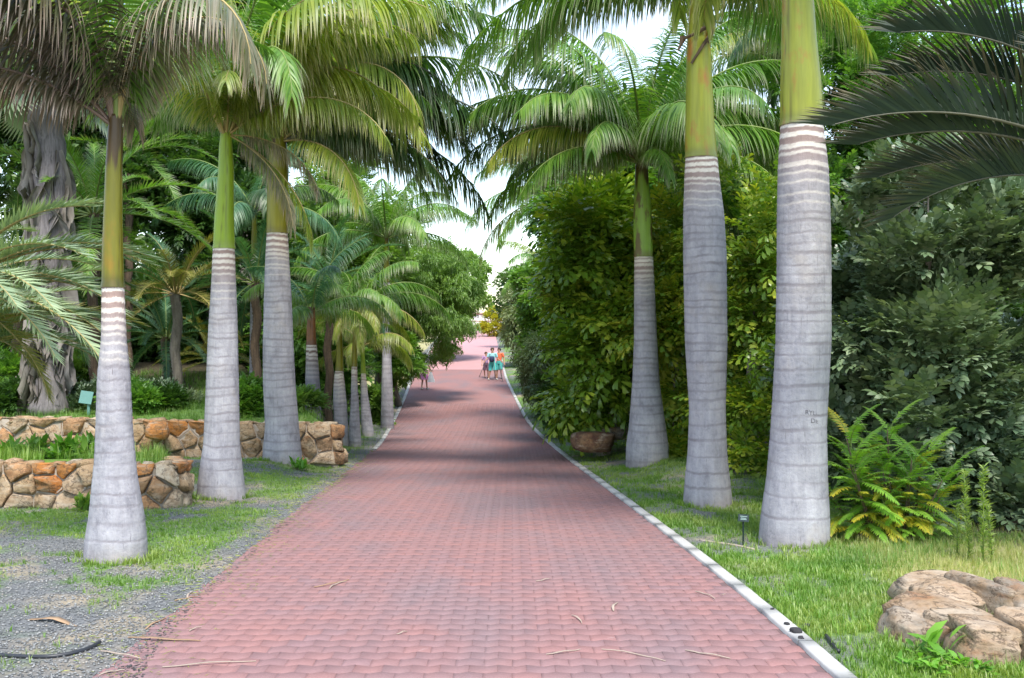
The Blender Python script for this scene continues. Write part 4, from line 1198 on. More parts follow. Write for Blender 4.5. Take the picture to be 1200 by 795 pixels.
bush('roadside_shrub', 'pale wispy bush overhanging the right kerb far down the road', 'shrub', 596, 625, 345, 415, 62, 3, 'lance', 50, 1500, 'bush_grey', 14, 1.6, .3, nb=6)
# --- left side
bush('arching_tree', 'rounded light green tree arching over the left side of the road', 'tree', 440, 556, 268, 405, 45, 5, 'lance', 170, 6800, 'wood_light', 20, 1.05, .18, nb=12, droop=.5, up=.1, trunk=False)
bush('arching_tree', 'mid-green tree at the left kerb, leafy skirt hiding the walking woman', 'tree', 436, 488, 385, 440, 44, 3, 'small2', 80, 3000, 'wood_mid', 21, 1.2, .24, nb=8, droop=.3, tr=.14, trunk_m='bark')
bush('leafy_tree', 'hazy light green tree beyond the left kerb at the road top', 'tree', 490, 562, 285, 395, 66, 5, 'clump2', 90, 3000, 'wood_light', 22, 2.0, .26, nb=8)
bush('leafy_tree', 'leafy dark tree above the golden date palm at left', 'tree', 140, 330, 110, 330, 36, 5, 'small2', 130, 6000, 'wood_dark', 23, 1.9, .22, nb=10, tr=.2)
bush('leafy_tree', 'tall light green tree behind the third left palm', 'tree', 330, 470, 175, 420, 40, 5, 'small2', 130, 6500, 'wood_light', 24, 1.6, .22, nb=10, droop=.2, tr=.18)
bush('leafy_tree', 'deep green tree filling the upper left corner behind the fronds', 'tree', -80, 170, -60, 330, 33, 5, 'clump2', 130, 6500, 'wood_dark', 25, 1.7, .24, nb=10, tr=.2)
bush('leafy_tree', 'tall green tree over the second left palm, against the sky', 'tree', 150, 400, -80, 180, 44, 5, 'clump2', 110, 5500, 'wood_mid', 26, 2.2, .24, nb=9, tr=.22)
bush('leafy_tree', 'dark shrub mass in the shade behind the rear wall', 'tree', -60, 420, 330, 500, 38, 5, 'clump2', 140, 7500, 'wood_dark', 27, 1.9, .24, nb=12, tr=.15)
bush('leafy_tree', 'shaded tree between the slim palms and the rear wall', 'tree', 290, 460, 330, 500, 37, 4, 'small2', 90, 4200, 'wood_mid', 28, 1.5, .26, nb=8, tr=.1, trunk_m='bark_pale')
bush('low_bush', 'rounded yellow-green bush at the foot of the arching tree', 'bush', 428, 458, 452, 498, 38, 1.2, 'clump2', 30, 800, 'wood_light', 29, 1.0, .3, nb=4, trunk=False)
bush('low_bush', 'grey-green low bush on the rear terrace between fat trunk and nearest palm', 'bush', 30, 128, 450, 500, 25.2, 1.4, 'small2', 60, 2300, 'glaucous', 30, .95, .26, nb=6, trunk=False)
bush('low_bush', 'leafy low bush right of the nearest left palm on the rear terrace', 'bush', 146, 214, 452, 500, 26.0, 1.4, 'small2', 50, 2000, 'glaucous', 31, 1.0, .26, nb=5, trunk=False)
bush('low_bush', 'yellow-flecked bush behind the small teal panel', 'bush', 78, 130, 410, 470, 27.5, 1.4, 'small2', 50, 1900, 'wood_light', 32, 1.0, .28, nb=5, trunk=False)
bush('low_bush', 'low green bush in the far left corner of the rear terrace', 'bush', -40, 40, 410, 495, 25.5, 1.6, 'small2', 60, 2400, 'wood_mid', 33, 1.0, .26, nb=6, trunk=False)

rq = random.Random(12)
for i, (px, lab, mt) in enumerate([(150, 'small green bush at the terrace edge just right of the nearest left palm', 'wood_mid'), (196, 'dull green bush by the thin curved palm trunk', 'wood_dark'),
        (222, 'grey-green bush left of the second left palm trunk', 'bush_grey'), (290, 'green bush between the second and third left palm trunks', 'wood_mid'),
        (318, 'dark low bush behind the third left palm trunk', 'wood_dark'), (50, 'dark spiky bush at the foot of the fat trunk', 'glaucous'), (12, 'mid-green bush at the left picture edge above the rear wall', 'wood_dark'), (350, 'small bright bush behind the wall end', 'wood_light')]):
    bush('low_bush', lab, 'bush', px - 24, px + 24, 455 + (i % 3) * 7, 500, 24.6 + (i % 3) * .9, 1.2, 'small2', 34, 1000, mt, 60 + i, .95, .3, nb=4, trunk=False)

# far wood closing the view on both sides (nobody could count it)
def far_wood():
    bl = []
    rg = random.Random(8)
    for (x0, x1, y0, y1, zt) in [(-60, -14, 44, 52, 17), (11, 50, 38, 46, 16), (-30, -9, 56, 75, 8), (6, 30, 55, 80, 8), (-16, -10.5, 75, 120, 6.5), (2.5, 14, 80, 120, 6.5)]:
        for i in range(34 if zt > 10 else 22):
            z = rg.uniform(0, zt)
            bl.append((rg.uniform(x0, x1), rg.uniform(y0, y1), z + .5, rg.uniform(2, 4), rg.uniform(2, 3), rg.uniform(1.8, 3)))
    P, D, ct, C, sr = clump_points(bl, 1300, 36000, 77, .35, .3)
    me = scatter('distant_wood', SP['clump2'], P, D, 3.4, 77, [M['wood_dark']], .6, tint_extra=ct)
    tag(link('distant_wood', me), 'dark green distant wood closing the view behind the trees on both sides', 'woodland', kind='stuff')
far_wood()

# ------------------------------------------------------------------ stone walls
def vor_cells(W, H, size, seed, relax=2):
    rg = random.Random(seed)
    nx, ny = max(2, round(W / (size * 1.15))), max(2, round(H / (size * .82)))
    pts = []
    for j in range(ny):
        for i in range(nx):
            pts.append([(i + .5 + (.25 if j % 2 else -.25) + rg.uniform(-.42, .42)) * W / nx, (j + .5 + rg.uniform(-.38, .38)) * H / ny])
    def clip(poly, a, b, c):
        out = []
        for i in range(len(poly)):
            p, q = poly[i], poly[(i + 1) % len(poly)]
            dp, dq = a * p[0] + b * p[1] - c, a * q[0] + b * q[1] - c
            if dp <= 0: out.append(p)
            if (dp < 0 < dq) or (dq < 0 < dp):
                t = dp / (dp - dq); out.append((p[0] + t * (q[0] - p[0]), p[1] + t * (q[1] - p[1])))
        return out
    cells = []
    for i, p in enumerate(pts):
        poly = [(0, 0), (W, 0), (W, H), (0, H)]
        for j, q in enumerate(pts):
            if i == j or abs(q[0] - p[0]) > size * 3: continue
            a, b = q[0] - p[0], q[1] - p[1]
            poly = clip(poly, a, b, (q[0] ** 2 + q[1] ** 2 - p[0] ** 2 - p[1] ** 2) / 2)
            if len(poly) < 3: break
        if len(poly) >= 3: cells.append(poly)
    return cells

def stone_geo(poly, rg, gap=.010):
    """irregular stone: outline rounded, three rings, bulged front.  (u, v, outward)"""
    c = np.mean(poly, 0); pts = []
    m = len(poly)
    for i in range(m):
        p, q = np.array(poly[i]), np.array(poly[(i + 1) % m])
        L_ = np.linalg.norm(q - p)
        if L_ < .03: continue
        k = max(1, int(round(L_ / .17)))
        a = min(.3, .016 / L_)
        for s in np.linspace(a, 1 - a, k + 1):
            pts.append(p + (q - p) * s)
    if len(pts) < 4: return None
    o = np.array(pts)
    d = o - c; L_ = np.linalg.norm(d, axis=1, keepdims=True)
    o = c + d * np.maximum(.3, 1 - (gap + np.array([[rg.uniform(0, .012)] for _ in o])) / L_)
    r = float(np.mean(L_)); n = len(o); bulge = min(.07, r * .3) * rg.uniform(.5, 1.3)
    rings = [(1.0, -.10), (1.0, .0), (.955, bulge * .75), (.84, bulge)]
    V = []
    tiltu, tiltv = rg.uniform(-.38, .38), rg.uniform(-.38, .38)
    for s, w in rings:
        for q in o:
            p = c + (q - c) * s * (1 + rg.uniform(-.06, .05) * (w > 0))
            e = (tiltu * (p[0] - c[0]) + tiltv * (p[1] - c[1])) if w > 0 else 0
            V.append((p[0], p[1], w + e + (rg.uniform(-.022, .022) if w > 0 else 0)))
    V.append((c[0] + rg.uniform(-.2, .2) * r, c[1] + rg.uniform(-.2, .2) * r, bulge * 1.12))
    F4 = []; F3 = []
    for j in range(3):
        for i in range(n):
            F4.append((j * n + i, j * n + (i + 1) % n, (j + 1) * n + (i + 1) % n, (j + 1) * n + i))
    for i in range(n): F3.append((3 * n + i, 3 * n + (i + 1) % n, 4 * n))
    return np.array(V), F4, F3

def rock_geo(seed, sub=2, cuts=9, rough=.06, flat=.75, power=.62):
    bm = bmesh.new(); bmesh.ops.create_icosphere(bm, subdivisions=sub, radius=1)
    rg = random.Random(seed); 
    V = np.array([v.co[:] for v in bm.verts]); Fs = np.array([[v.index for v in f.verts] for f in bm.faces]); bm.free()
    V = np.sign(V) * np.abs(V) ** power
    for i in range(cuts):
        n = np.array([rg.gauss(0, 1), rg.gauss(0, 1), rg.gauss(0, 1)]); n /= np.linalg.norm(n)
        c = rg.uniform(.55, .95) if power > .5 else rg.uniform(.85, 1.25)
        dd = V @ n; V = V - np.outer(np.maximum(0, dd - c) * .92, n)
    V[:, 2] = np.clip(V[:, 2], -flat, flat)
    nn = V / np.maximum(np.linalg.norm(V, axis=1, keepdims=True), 1e-5)
    h = vnoise(V[:, 0] * 2.5 + V[:, 2] * 1.7 + 9, V[:, 1] * 2.5 - V[:, 2] * 1.3, seed) - .5
    h2 = vnoise(V[:, 0] * 7 + V[:, 2] * 5, V[:, 1] * 7 + V[:, 2] * 3, seed + 5) - .5
    V = V + nn * (h * rough * 2 + h2 * rough)[:, None]
    if sub > 2:     # bedding planes and chipped grain
        st = vnoise(V[:, 2] * 7 + seed, V[:, 0] * .8 + V[:, 1] * .6, seed + 2)
        V[:, :2] *= (1 + .13 * (np.round(st * 3) / 3 - .5))[:, None]
        h3 = np.abs(vnoise(V[:, 0] * 5 + V[:, 2] * 9, V[:, 1] * 5 - V[:, 2] * 4, seed + 8) - .5)
        h4 = vnoise(V[:, 0] * 17 + V[:, 2] * 13, V[:, 1] * 17 + V[:, 2] * 9, seed + 9) - .5
        V = V - nn * (.16 * np.maximum(0, .10 - h3) * 5 * rough / .05 * .5 - h4 * .035)[:, None]
    return V, Fs

CAPS = [rock_geo(50 + i, 1, 6, .05, .8) for i in range(6)]
def stone_wall(label, path, H, thick, size, seed, cap=True, special=None, pale_from=None):
    """path: points (x, y, zbase) seen from the front side, left to right (the front faces -Y / right of travel)"""
    root = empty('stone_wall', path[0], label, 'wall')
    rg = random.Random(seed)
    P = [Vector(p) for p in path]
    seg = [(P[i + 1] - P[i]).to_2d().length for i in range(len(P) - 1)]
    W = sum(seg)
    def ev(u):
        i = 0
        while i < len(seg) - 1 and u > seg[i]: u -= seg[i]; i += 1
        t = u / seg[i]
        p = P[i].lerp(P[i + 1], t)
        def nrm(k): d = (P[k + 1] - P[k]); return Vector((d.y, -d.x, 0)).normalized()
        n = nrm(i)
        if t < .5 and i > 0: n = (n * (.5 + t) + nrm(i - 1) * (.5 - t)).normalized()
        elif t >= .5 and i < len(seg) - 1: n = (n * (1.5 - t) + nrm(i + 1) * (t - .5)).normalized()
        return p, n
    # mortar core
    V = []; F4 = []; K = 40
    for k in range(K + 1):
        p, n = ev(W * k / K)
        wob = .02 * math.sin(k * 1.7)
        b = p - root.location
        top = H - .05 + wob
        for (o, z) in ((.012, -.3), (-.032, top - .03), (-.06, top), (-thick + .04, top), (-thick, -.3)):
            q = b + n * o; V.append((q.x, q.y, q.z + z))
        if k:
            c = 5 * k
            for j in range(4): F4.append((c - 5 + j, c + j, c + j + 1, c - 4 + j))
    F4 += [(0, 1, 3, 4), (K * 5, K * 5 + 1, K * 5 + 3, K * 5 + 4)]; F3 = [(1, 2, 3), (K * 5 + 1, K * 5 + 2, K * 5 + 3)]
    link('mortar', mesh_np('mortar', V, F4, F3, mats=[M['mortar']]), root)
    for ci, poly in enumerate(vor_cells(W, H, size, seed)):
        g = stone_geo(poly, rg)
        if g is None: continue
        S, a4, a3 = g
        cu = float(np.mean([q[0] for q in poly])); cv = float(np.mean([q[1] for q in poly]))
        c, n0 = ev(cu)
        out_ = []
        for (u, v, w) in S:
            p, n = ev(min(max(u, 0.001), W - .001))
            q = p + n * (w + .02 - .05 * v)
            out_.append((q.x - c.x, q.y - c.y, q.z + v - c.z))
        mt = M['stone']
        if pale_from is not None and cu > pale_from: mt = M['stone_pale'] if rg.random() < .6 else M['stone']
        if rg.random() < .10: mt = M['stone_orange']
        link('stone', mesh_np('stone', out_, a4, a3, mats=[mt]), root, c - root.location)
    if cap:
        u = .15
        while u < W - .1:
            s = rg.uniform(.55, 1.15) * size * .62
            p, n = ev(u)
            Vc, Fc = rg.choice(CAPS)
            me = mesh_np('cap_stone', Vc * np.array([s, thick * .55, rg.uniform(.05, .085)]), None, Fc, mats=[M['stone_pale'] if rg.random() < .35 else M['stone']])
            o = link('cap_stone', me, root, p - n * thick * .42 + Vector((0, 0, H - .035 + rg.uniform(-.02, .02))) - root.location)
            o.rotation_euler = (rg.uniform(-.1, .1), rg.uniform(-.08, .08), math.atan2(n.x, -n.y) + rg.uniform(-.15, .15))
            u += s * 1.75
    return root
def gz_(x, y): return float(zr(y))
stone_wall('front low stone wall at left, behind the nearest left palm, ending in a rounded pale corner',
    [(-9.6, 15.65, gz_(0, 15.6) + .02), (-7.6, 15.62, gz_(0, 15.6) + .02), (-6.0, 15.5, gz_(0, 15.6)), (-5.35, 15.48, gz_(0, 15.5)), (-5.05, 15.62, gz_(0, 15.6)), (-4.98, 15.95, gz_(0, 15.9)), (-5.7, 17.7, gz_(0, 17.6) - .05)], .70, .36, .34, 3, pale_from=4.35)
stone_wall('rear stone wall at left, running behind the second and third left palms',
    [(-14.0, 23.45, gz_(0, 23.4) + .25), (-9.0, 23.4, gz_(0, 23.4) + .2), (-6.0, 23.35, gz_(0, 23.3) + .12), (-4.15, 23.25, gz_(0, 23.2) + .1), (-3.85, 23.55, gz_(0, 23.4) + .05), (-4.5, 25.5, gz_(0, 25.4) + .05)], .92, .40, .40, 9)
# the large upright orange stone that crowns the rear wall beside the nearest palm
def boulder(name, label, loc, dims, rot, seed, mat, cat='rock', sub=3, cuts=9, group=None, rough=.05, flat=.8, power=.62):
    Vc, Fc = rock_geo(seed, sub, cuts, rough, flat, power)
    me = mesh_np(name, Vc * np.array(dims), None, Fc, mats=[M[mat]], smooth=False)
    o = link(name, me, None, loc); o.rotation_euler = rot
    return tag(o, label, cat, group)
p = at(186, 504, 23.0)
boulder('orange_stone', 'tall orange block crowning the rear wall, right of the nearest left palm', p, (.33, .22, .26), (0, .15, .2), 5, 'stone_orange', 'stone', 2, 10)

# ------------------------------------------------------------------ boulders
G = 'boulders at the lower right verge'
def bld(label, px, py, d, dims, rot, seed, mat, cuts=10, rough=.045, flat=.7, sub=4):
    x, y, z = at(px, py, d)
    boulder('boulder', label, (x, y, z), dims, rot, seed, mat, 'boulder', sub, cuts, G, rough * .6, max(flat, .9), .34)
bld('large front-left boulder with a broken tan face and flat top, lower right', 1094, 741, 8.05, (.31, .40, .26), (.08, .06, .25), 61, 'boulder', 14, .06, .8)
bld('flat layered slab at the back of the boulder group', 1099, 692, 8.9, (.36, .33, .12), (.08, -.03, .1), 62, 'boulder', 11, .05, .7)
bld('smooth pale slab lying between the back slab and the front boulder', 1108, 704, 8.45, (.27, .24, .12), (.13, .10, -.25), 63, 'boulder', 9, .03)
bld('dark grey cracked boulder at the back right of the group', 1166, 716, 8.75, (.32, .40, .26), (.08, .26, .5), 64, 'boulder_grey', 14, .07)
bld('brown-stained boulder at the right front, under the orange flat stone', 1150, 773, 7.35, (.25, .27, .24), (.05, .06, -.2), 65, 'boulder', 14, .06)
bld('flat orange stone resting on the front right boulder', 1160, 737, 7.35, (.22, .22, .065), (.03, .05, .15), 66, 'boulder', 9, .04)
bld('pale thin slab between the front boulders', 1124, 726, 7.75, (.18, .20, .06), (.0, .03, .5), 67, 'boulder', 9)
bld('rust-brown boulder cut by the right picture edge', 1212, 765, 7.3, (.20, .28, .28), (.1, .0, .2), 68, 'boulder', 14, .06)
bld('small dark wedge rock low at the left of the group', 1058, 748, 7.9, (.12, .24, .22), (.1, .15, .4), 69, 'boulder_grey', 12)
bld('grey rock at the far right behind the group', 1208, 722, 8.5, (.26, .28, .26), (.1, .2, .1), 70, 'boulder_grey', 12, .06)
x, y, z = at(700, 517, 25.2)
boulder('boulder', 'dark reddish boulder under the olive shrub left of the third right palm', (x, y, z), (.62, .5, .30), (0, .0, .2), 71, 'boulder_red', 'boulder', 3, 7)
x, y, z = at(722, 508, 25.9)
boulder('boulder', 'pale grey flat rock behind the dark reddish boulder', (x, y, z), (.42, .3, .2), (0, .0, .2), 72, 'boulder_grey', 'boulder', 2, 7)

# ------------------------------------------------------------------ grass, gravel, weeds
def tuft_geo(n, h, w, spread, seed, seg=2):
    rg = random.Random(seed); V = []; F = []; T = []; tip = []
    for i in range(n):
        a = rg.uniform(0, 6.28); r = rg.uniform(0, .03); b = rg.uniform(.1, spread)
        hh = h * rg.uniform(.5, 1.1); c = len(V)
        dx, dy = math.cos(a), math.sin(a); tx, ty = -dy, dx
        x0, y0 = dx * r, dy * r
        V += [(x0 - tx * w / 2, y0 - ty * w / 2, 0), (x0 + tx * w / 2, y0 + ty * w / 2, 0),
              (x0 + dx * hh * b * .4 - tx * w * .35, y0 + dy * hh * b * .4 - ty * w * .35, hh * .6), (x0 + dx * hh * b * .4 + tx * w * .35, y0 + dy * hh * b * .4 + ty * w * .35, hh * .6),
              (x0 + dx * hh * b, y0 + dy * hh * b, hh * (1 - b * .25))]
        t = rg.random(); T += [t] * 5; tip += [0, 0, .1, .1, rg.random()]
        F += [(c, c + 1, c + 3), (c, c + 3, c + 2), (c + 2, c + 3, c + 4)]
    return np.array(V), np.array(F), np.array(T), np.array(tip)

def field(name, tmpl, X, Y, size, seed, mat, tint, sink=.01):
    rg = np.random.default_rng(seed); n = len(X)
    Z = terrain(X, Y) - sink
    a = rg.uniform(0, 6.28, n); sc = size * rg.uniform(.6, 1.3, n)
    ks = rg.integers(0, len(tmpl), n)
    VV = []; FF = []; TT = []; PP = []; off = 0
    for k, (V, Fs, T, tp) in enumerate(tmpl):
        i = np.where(ks == k)[0]
        if not len(i): continue
        ca, sa = np.cos(a[i])[:, None], np.sin(a[i])[:, None]
        W = np.stack([(V[None, :, 0] * ca - V[None, :, 1] * sa) * sc[i][:, None] + X[i][:, None],
                      (V[None, :, 0] * sa + V[None, :, 1] * ca) * sc[i][:, None] + Y[i][:, None],
                      V[None, :, 2] * sc[i][:, None] + Z[i][:, None]], -1)
        VV.append(W.reshape(-1, 3)); FF.append((Fs[None] + (np.arange(len(i)) * len(V))[:, None, None]).reshape(-1, 3) + off)
        TT.append((.5 * T[None] + .5 * tint[i][:, None]).ravel()); PP.append(np.tile(tp, len(i)))
        off += W.shape[0] * W.shape[1]
    return mesh_np(name, np.concatenate(VV), None, np.concatenate(FF), mats=[mat], attrs={'tint': np.concatenate(TT), 'tip': np.concatenate(PP)})

TUFT = [tuft_geo(6, .085, .007, .9, s) for s in range(4)]
TALL = [tuft_geo(6, .26, .006, .55, 20 + s) for s in range(4)]
def sample(x0, x1, y0, y1, n, seed, dens):
    rg = np.random.default_rng(seed)
    # density falls off with distance as its size in the picture does
    u = rg.random(n); Y = y0 * (y1 / y0) ** u
    X = rg.uniform(x0, x1, n)
    k = rg.random(n) < dens(X, Y)
    return X[k], Y[k]
def off_road(X, Y): return (X < xl(Y) - .05) | (X > xr(Y) + KERB_W + .01)
def gtint(X, Y): return np.clip(fbm(X * 1.6, Y * 1.6, 55) * 3.0 - 1.0, 0, 1)

X, Y = sample(1.6, 6.5, 6.8, 26, 46000, 1, lambda X, Y: off_road(X, Y) * grassiness(X, Y) * (1 - .8 * dryness(X, Y)) * (X < 1.6 + Y * .45))
me = field('grass', TUFT, X, Y, 1.0, 1, M['grass'], gtint(X, Y))
tag(link('grass', me), 'lush green grass on the right verge beside the white kerb', 'grass', kind='stuff')
X, Y = sample(-9.5, -2.6, 6.8, 24, 52000, 2, lambda X, Y: off_road(X, Y) * grassiness(X, Y) * .9 * ((Y < FW_Y) | (X > front_edge(Y))) * (X > -.3 - Y * .52))
me = field('grass', TUFT, X, Y, .8, 2, M['grass'], gtint(X, Y))
tag(link('grass', me), 'patchy short grass in the gravel of the left verge', 'grass', kind='stuff')
X, Y = sample(-9.6, -5, FW_Y + .3, 23, 5000, 3, lambda X, Y: (X < front_edge(Y) - .1) * sstep(.4, .6, fbm(X * 2, Y * 2, 18)))
me = field('grass', TALL, X, Y, 1.15, 3, M['grass'], gtint(X, Y))
tag(link('grass', me), 'rank green weeds growing in the bed between the two stone walls', 'grass', kind='stuff')
X, Y = sample(-14, -4, RW_Y + .3, 34, 9000, 4, lambda X, Y: (X < rear_edge(Y) - .1) * 1.0)
me = field('grass', TALL, X, Y, .8, 4, M['grass'], gtint(X, Y))
tag(link('grass', me), 'green undergrowth on the raised terrace behind the rear wall', 'grass', kind='stuff')
X, Y = sample(3.2, 7.5, 8.6, 13.6, 9000, 5, lambda X, Y: dryness(X, Y) * (X < 1 + Y * .52))
me = field('grass', TALL, X, Y, .5, 5, M['grass_dry'], gtint(X, Y))
tag(link('grass', me), 'straw-coloured tall grass behind the boulders at right', 'grass', kind='stuff')
X, Y = sample(2.3, 5.2, 6.9, 12, 5000, 6, lambda X, Y: (grassiness(X, Y) > .6) * (fbm(X * 2, Y * 2, 8) > .5) * (X > xr(Y) + .35) * (X < 1 + Y * .5))
me = field('grass', TALL, X, Y, .5, 6, M['weed'], gtint(X, Y))
tag(link('grass', me), 'bright taller grass clumps near the boulders and nearest right palm', 'grass', kind='stuff')
X, Y = sample(-12, 6, 26, 60, 9000, 7, lambda X, Y: off_road(X, Y) * ((X > rear_edge(Y)) | (Y > 40)) * (np.abs(X + 1.5) < 7))
me = field('grass', TALL, X, Y, .7, 7, M['grass'], gtint(X, Y))
tag(link('grass', me), 'thin grass along both far road edges', 'grass', kind='stuff')

# ragged grass collar round the feet of the near palms
_rg = np.random.default_rng(31); XX = []; YY = []
for (cx, cy, r) in ((3.30, 12.2, .42), (2.97, 15.8, .38), (2.93, 22.5, .48), (-4.26, 11.2, .36), (-4.75, 17.0, .40), (-4.95, 22.5, .46)):
    a = _rg.uniform(0, 6.28, 170); q = r + np.abs(_rg.normal(0, .07, 170)) - .01
    k = fbm(np.cos(a) * 2 + cx, np.sin(a) * 2 + cy, 77) > .42
    XX.append(cx + np.cos(a[k]) * q[k]); YY.append(cy + np.sin(a[k]) * q[k])
XX = np.concatenate(XX); YY = np.concatenate(YY)
me = field('grass', TUFT, XX, YY, 1.25, 31, M['grass'], gtint(XX, YY))
tag(link('grass', me), 'ragged grass growing up against the feet of the near palms', 'grass', kind='stuff')

def octa(seed):
    rg = random.Random(seed)
    V = np.array([(1, 0, 0), (0, 1, 0), (-1, 0, 0), (0, -1, 0), (0, 0, .7), (0, 0, -.7)]) * np.array([[rg.uniform(.7, 1.2)] * 3 for _ in range(6)]) * np.array([1, .8, .6]) * .014
    Fs = np.array([(0, 1, 4), (1, 2, 4), (2, 3, 4), (3, 0, 4), (1, 0, 5), (2, 1, 5), (3, 2, 5), (0, 3, 5)])
    return V, Fs, np.full(6, .5), np.zeros(6)
PEB = [octa(s) for s in range(5)]
rgp = np.random.default_rng(8)
X, Y = sample(-8.5, -2.2, 6.8, 22, 52000, 8, lambda X, Y: ((X < xl(Y) + .02) | ((X < xl(Y) + .30) & (rgp.random(len(X)) < .30 * np.exp(-(X - xl(Y)) / .09)) & (Y < 26))) * (1 - .75 * grassiness(X, Y)) * (X > -.3 - Y * .52) * ((Y < FW_Y) | (X > front_edge(Y))))
me = field('gravel', PEB, X, Y, 1.0, 8, M['pebble'], rgp.random(len(X)) * 1.5 - .25, -.006)
# keep the loose stones lying on the bricks on top of them
co = np.empty(len(me.vertices) * 3, np.float32); me.vertices.foreach_get('co', co); co = co.reshape(-1, 3)
on = co[:, 0] > xl(co[:, 1]) - .12
co[on, 2] = np.maximum(co[on, 2], zr(co[on, 1]) + .002); me.vertices.foreach_set('co', co.ravel())
tag(link('gravel', me), 'grey gravel of the left verge spilling onto the brick edge', 'gravel', kind='stuff')
X, Y = sample(1.8, 5, 9, 24, 9000, 9, lambda X, Y: (X > xr(Y) + KERB_W + .03) * (1 - grassiness(X, Y)))
me = field('gravel', PEB, X, Y, .9, 9, M['pebble'], rgp.random(len(X)) * 1.2 - .1, -.006)
tag(link('gravel', me), 'grey gravel showing through the grass round the right palms', 'gravel', kind='stuff')

# ------------------------------------------------------------------ shrubs with their own fronds
SUM = [fr('leafy_frond', Ln=.85, a0=a, a1=b, n=15, leafL=.17, leafW=.050, fwd=(72, 40), droop=.35, plume=6, vee=0, seed=300 + i, r0=.007, seg=3, tipfade=.7, bend=.2, s0=.2, power=1.0, taper=(.7, 1, .45), jitter=.4)
       for i, (a, b) in enumerate([(70, 20), (45, -5), (25, -25), (5, -40), (60, 0)])]
def sumac(label, px, pybase, d, stems, seed, spread=.8):
    x, y, _ = at(px, pybase, d); gz = float(terrain(x, y))
    root = empty('sumac_shrub', (x, y, gz), label, 'shrub')
    rg = random.Random(seed)
    for (sx, sh) in stems:
        top = Vector((sx, rg.uniform(-.35, .35), sh)); b = Vector((sx * .45, rg.uniform(-.1, .1), -.03))
        pts = [b.lerp(top, t) + Vector((.03 * math.sin(t * 5), 0, 0)) for t in (0, .3, .6, 1)]
        link('stem', tube_mesh('stem', pts, [.016, .013, .010, .006], 7, [M['bark_dark']], 0, 1), root)
        k = int(9 + sh * 8)
        for i in range(k):
            t = 1 - (i / k) * .80
            p = b.lerp(top, t)
            v = 0 if t > .93 else (4 if t > .8 else (1 if t > .6 else rg.choice([2, 3])))
            ylw = rg.random() < (.08 if t > .7 else .5)
            put_frond(root, SUM[v], p, R(i * 137.5 + rg.uniform(-20, 20)), rg.uniform(.65, 1.0) * spread, M['sumac_yellow' if ylw else 'sumac'], M['rachis'], name='frond')
    return root
sumac('bright green fern-leaved sumac with yellowing lower leaves, right of the nearest right palm', 1042, 640, 12.5,
      [(-.55, 1.25), (-.2, 1.05), (.05, 1.3), (.30, .95), (-.40, .75), (.55, .75), (.15, .6), (-.1, .45), (.4, .45), (-.65, .5), (-.05, .85), (.62, .5), (.25, .75), (-.3, .55), (.45, .9), (-.5, .95)], 3, .74)
def tall_weed(label, px, pyb, d, h, seed):
    x, y, _ = at(px, pyb, d); gz = float(terrain(x, y))
    root = empty('tall_weed', (x, y, gz), label, 'weed', 'tall pale weeds before the dark shrub')
    rg = random.Random(seed)
    lean = rg.uniform(-.06, .06)
    link('stem', tube_mesh('stem', [(0, 0, 0), (lean * .4, 0, h * .5), (lean, 0, h)], [.009, .007, .003], 6, [M['rachis']], 0, 1), root)
    n = int(h * 260); rn = np.random.default_rng(seed)
    z = rn.random(n) ** .8 * h; a = rn.uniform(0, 6.28, n)
    P = np.stack([lean * z / h, z * 0, z], 1); D = np.stack([np.cos(a), np.sin(a), rn.uniform(.4, 1.2, n)], 1)
    lf = [(leaf2(.075, .016)[0], leaf2(.075, .016)[1], np.full(4, .5))]
    me = scatter('leaves', lf, P, D, 1.0, seed, [M['weed_pale']], .9)
    link('leaves', me, root)
for (lab, px, d, h) in [('tallest pale seeding weed, right of the sumac against the dark shrub', 1152, 10.9, 1.02), ('pale seeding weed just left of the tallest one', 1136, 11.1, .95),
                        ('shorter pale weed leaning at the right of the pair', 1163, 11.0, .62), ('thin low pale weed between sumac and the weed pair', 1122, 11.3, .55)]:
    tall_weed(lab, px, 660, d, h, px)

def leafy_weed(label, px, py, d, n, size, seed, mat='weed', cat='weed', up=40, spr=None, grp=None):
    x, y, _ = at(px, py, d); gz = float(terrain(x, y))
    rn = np.random.default_rng(seed)
    a = rn.uniform(0, 6.28, n); e = np.radians(rn.uniform(10, up, n))
    D = np.stack([np.cos(a) * np.cos(e), np.sin(a) * np.cos(e), np.sin(e)], 1)
    P = rn.normal(0, .05 * size, (n, 3)); P[:, 2] = np.abs(P[:, 2]) * 1.2
    V, Fs = leaf4(.16, .055)
    me = scatter('leafy_weed', [(V, Fs, np.full(6, .5))], P, D, size, seed, [M[mat]], .8)
    return tag(link('leafy_weed', me, None, (x, y, gz)), label, cat, grp)
GW = 'low leafy weeds in front of the boulders'
for i, (px, py, d, lab) in enumerate([(1105, 778, 7.2, 'low green weed under the middle of the large front-left boulder'), (1125, 784, 7.05, 'low green weed at the gap between the two front boulders'),
        (1150, 793, 6.95, 'lowest green weed below the brown-stained boulder'), (1085, 768, 7.4, 'low green weed at the left foot of the large front-left boulder'),
        (1070, 784, 7.1, 'leftmost low green weed before the boulders'), (1098, 790, 6.98, 'green weed at the bottom edge before the boulders')]):
    leafy_weed(lab, px, py, d, 26, .6, 40 + i, grp=GW)
leafy_weed('tall arching weed leaves in front of the large front-left boulder', 1092, 768, 7.3, 9, 1.3, 60, up=80)
leafy_weed('small climbing weed at the right foot of the third left palm', 352, 548, 21.9, 40, 1.3, 61, up=85)
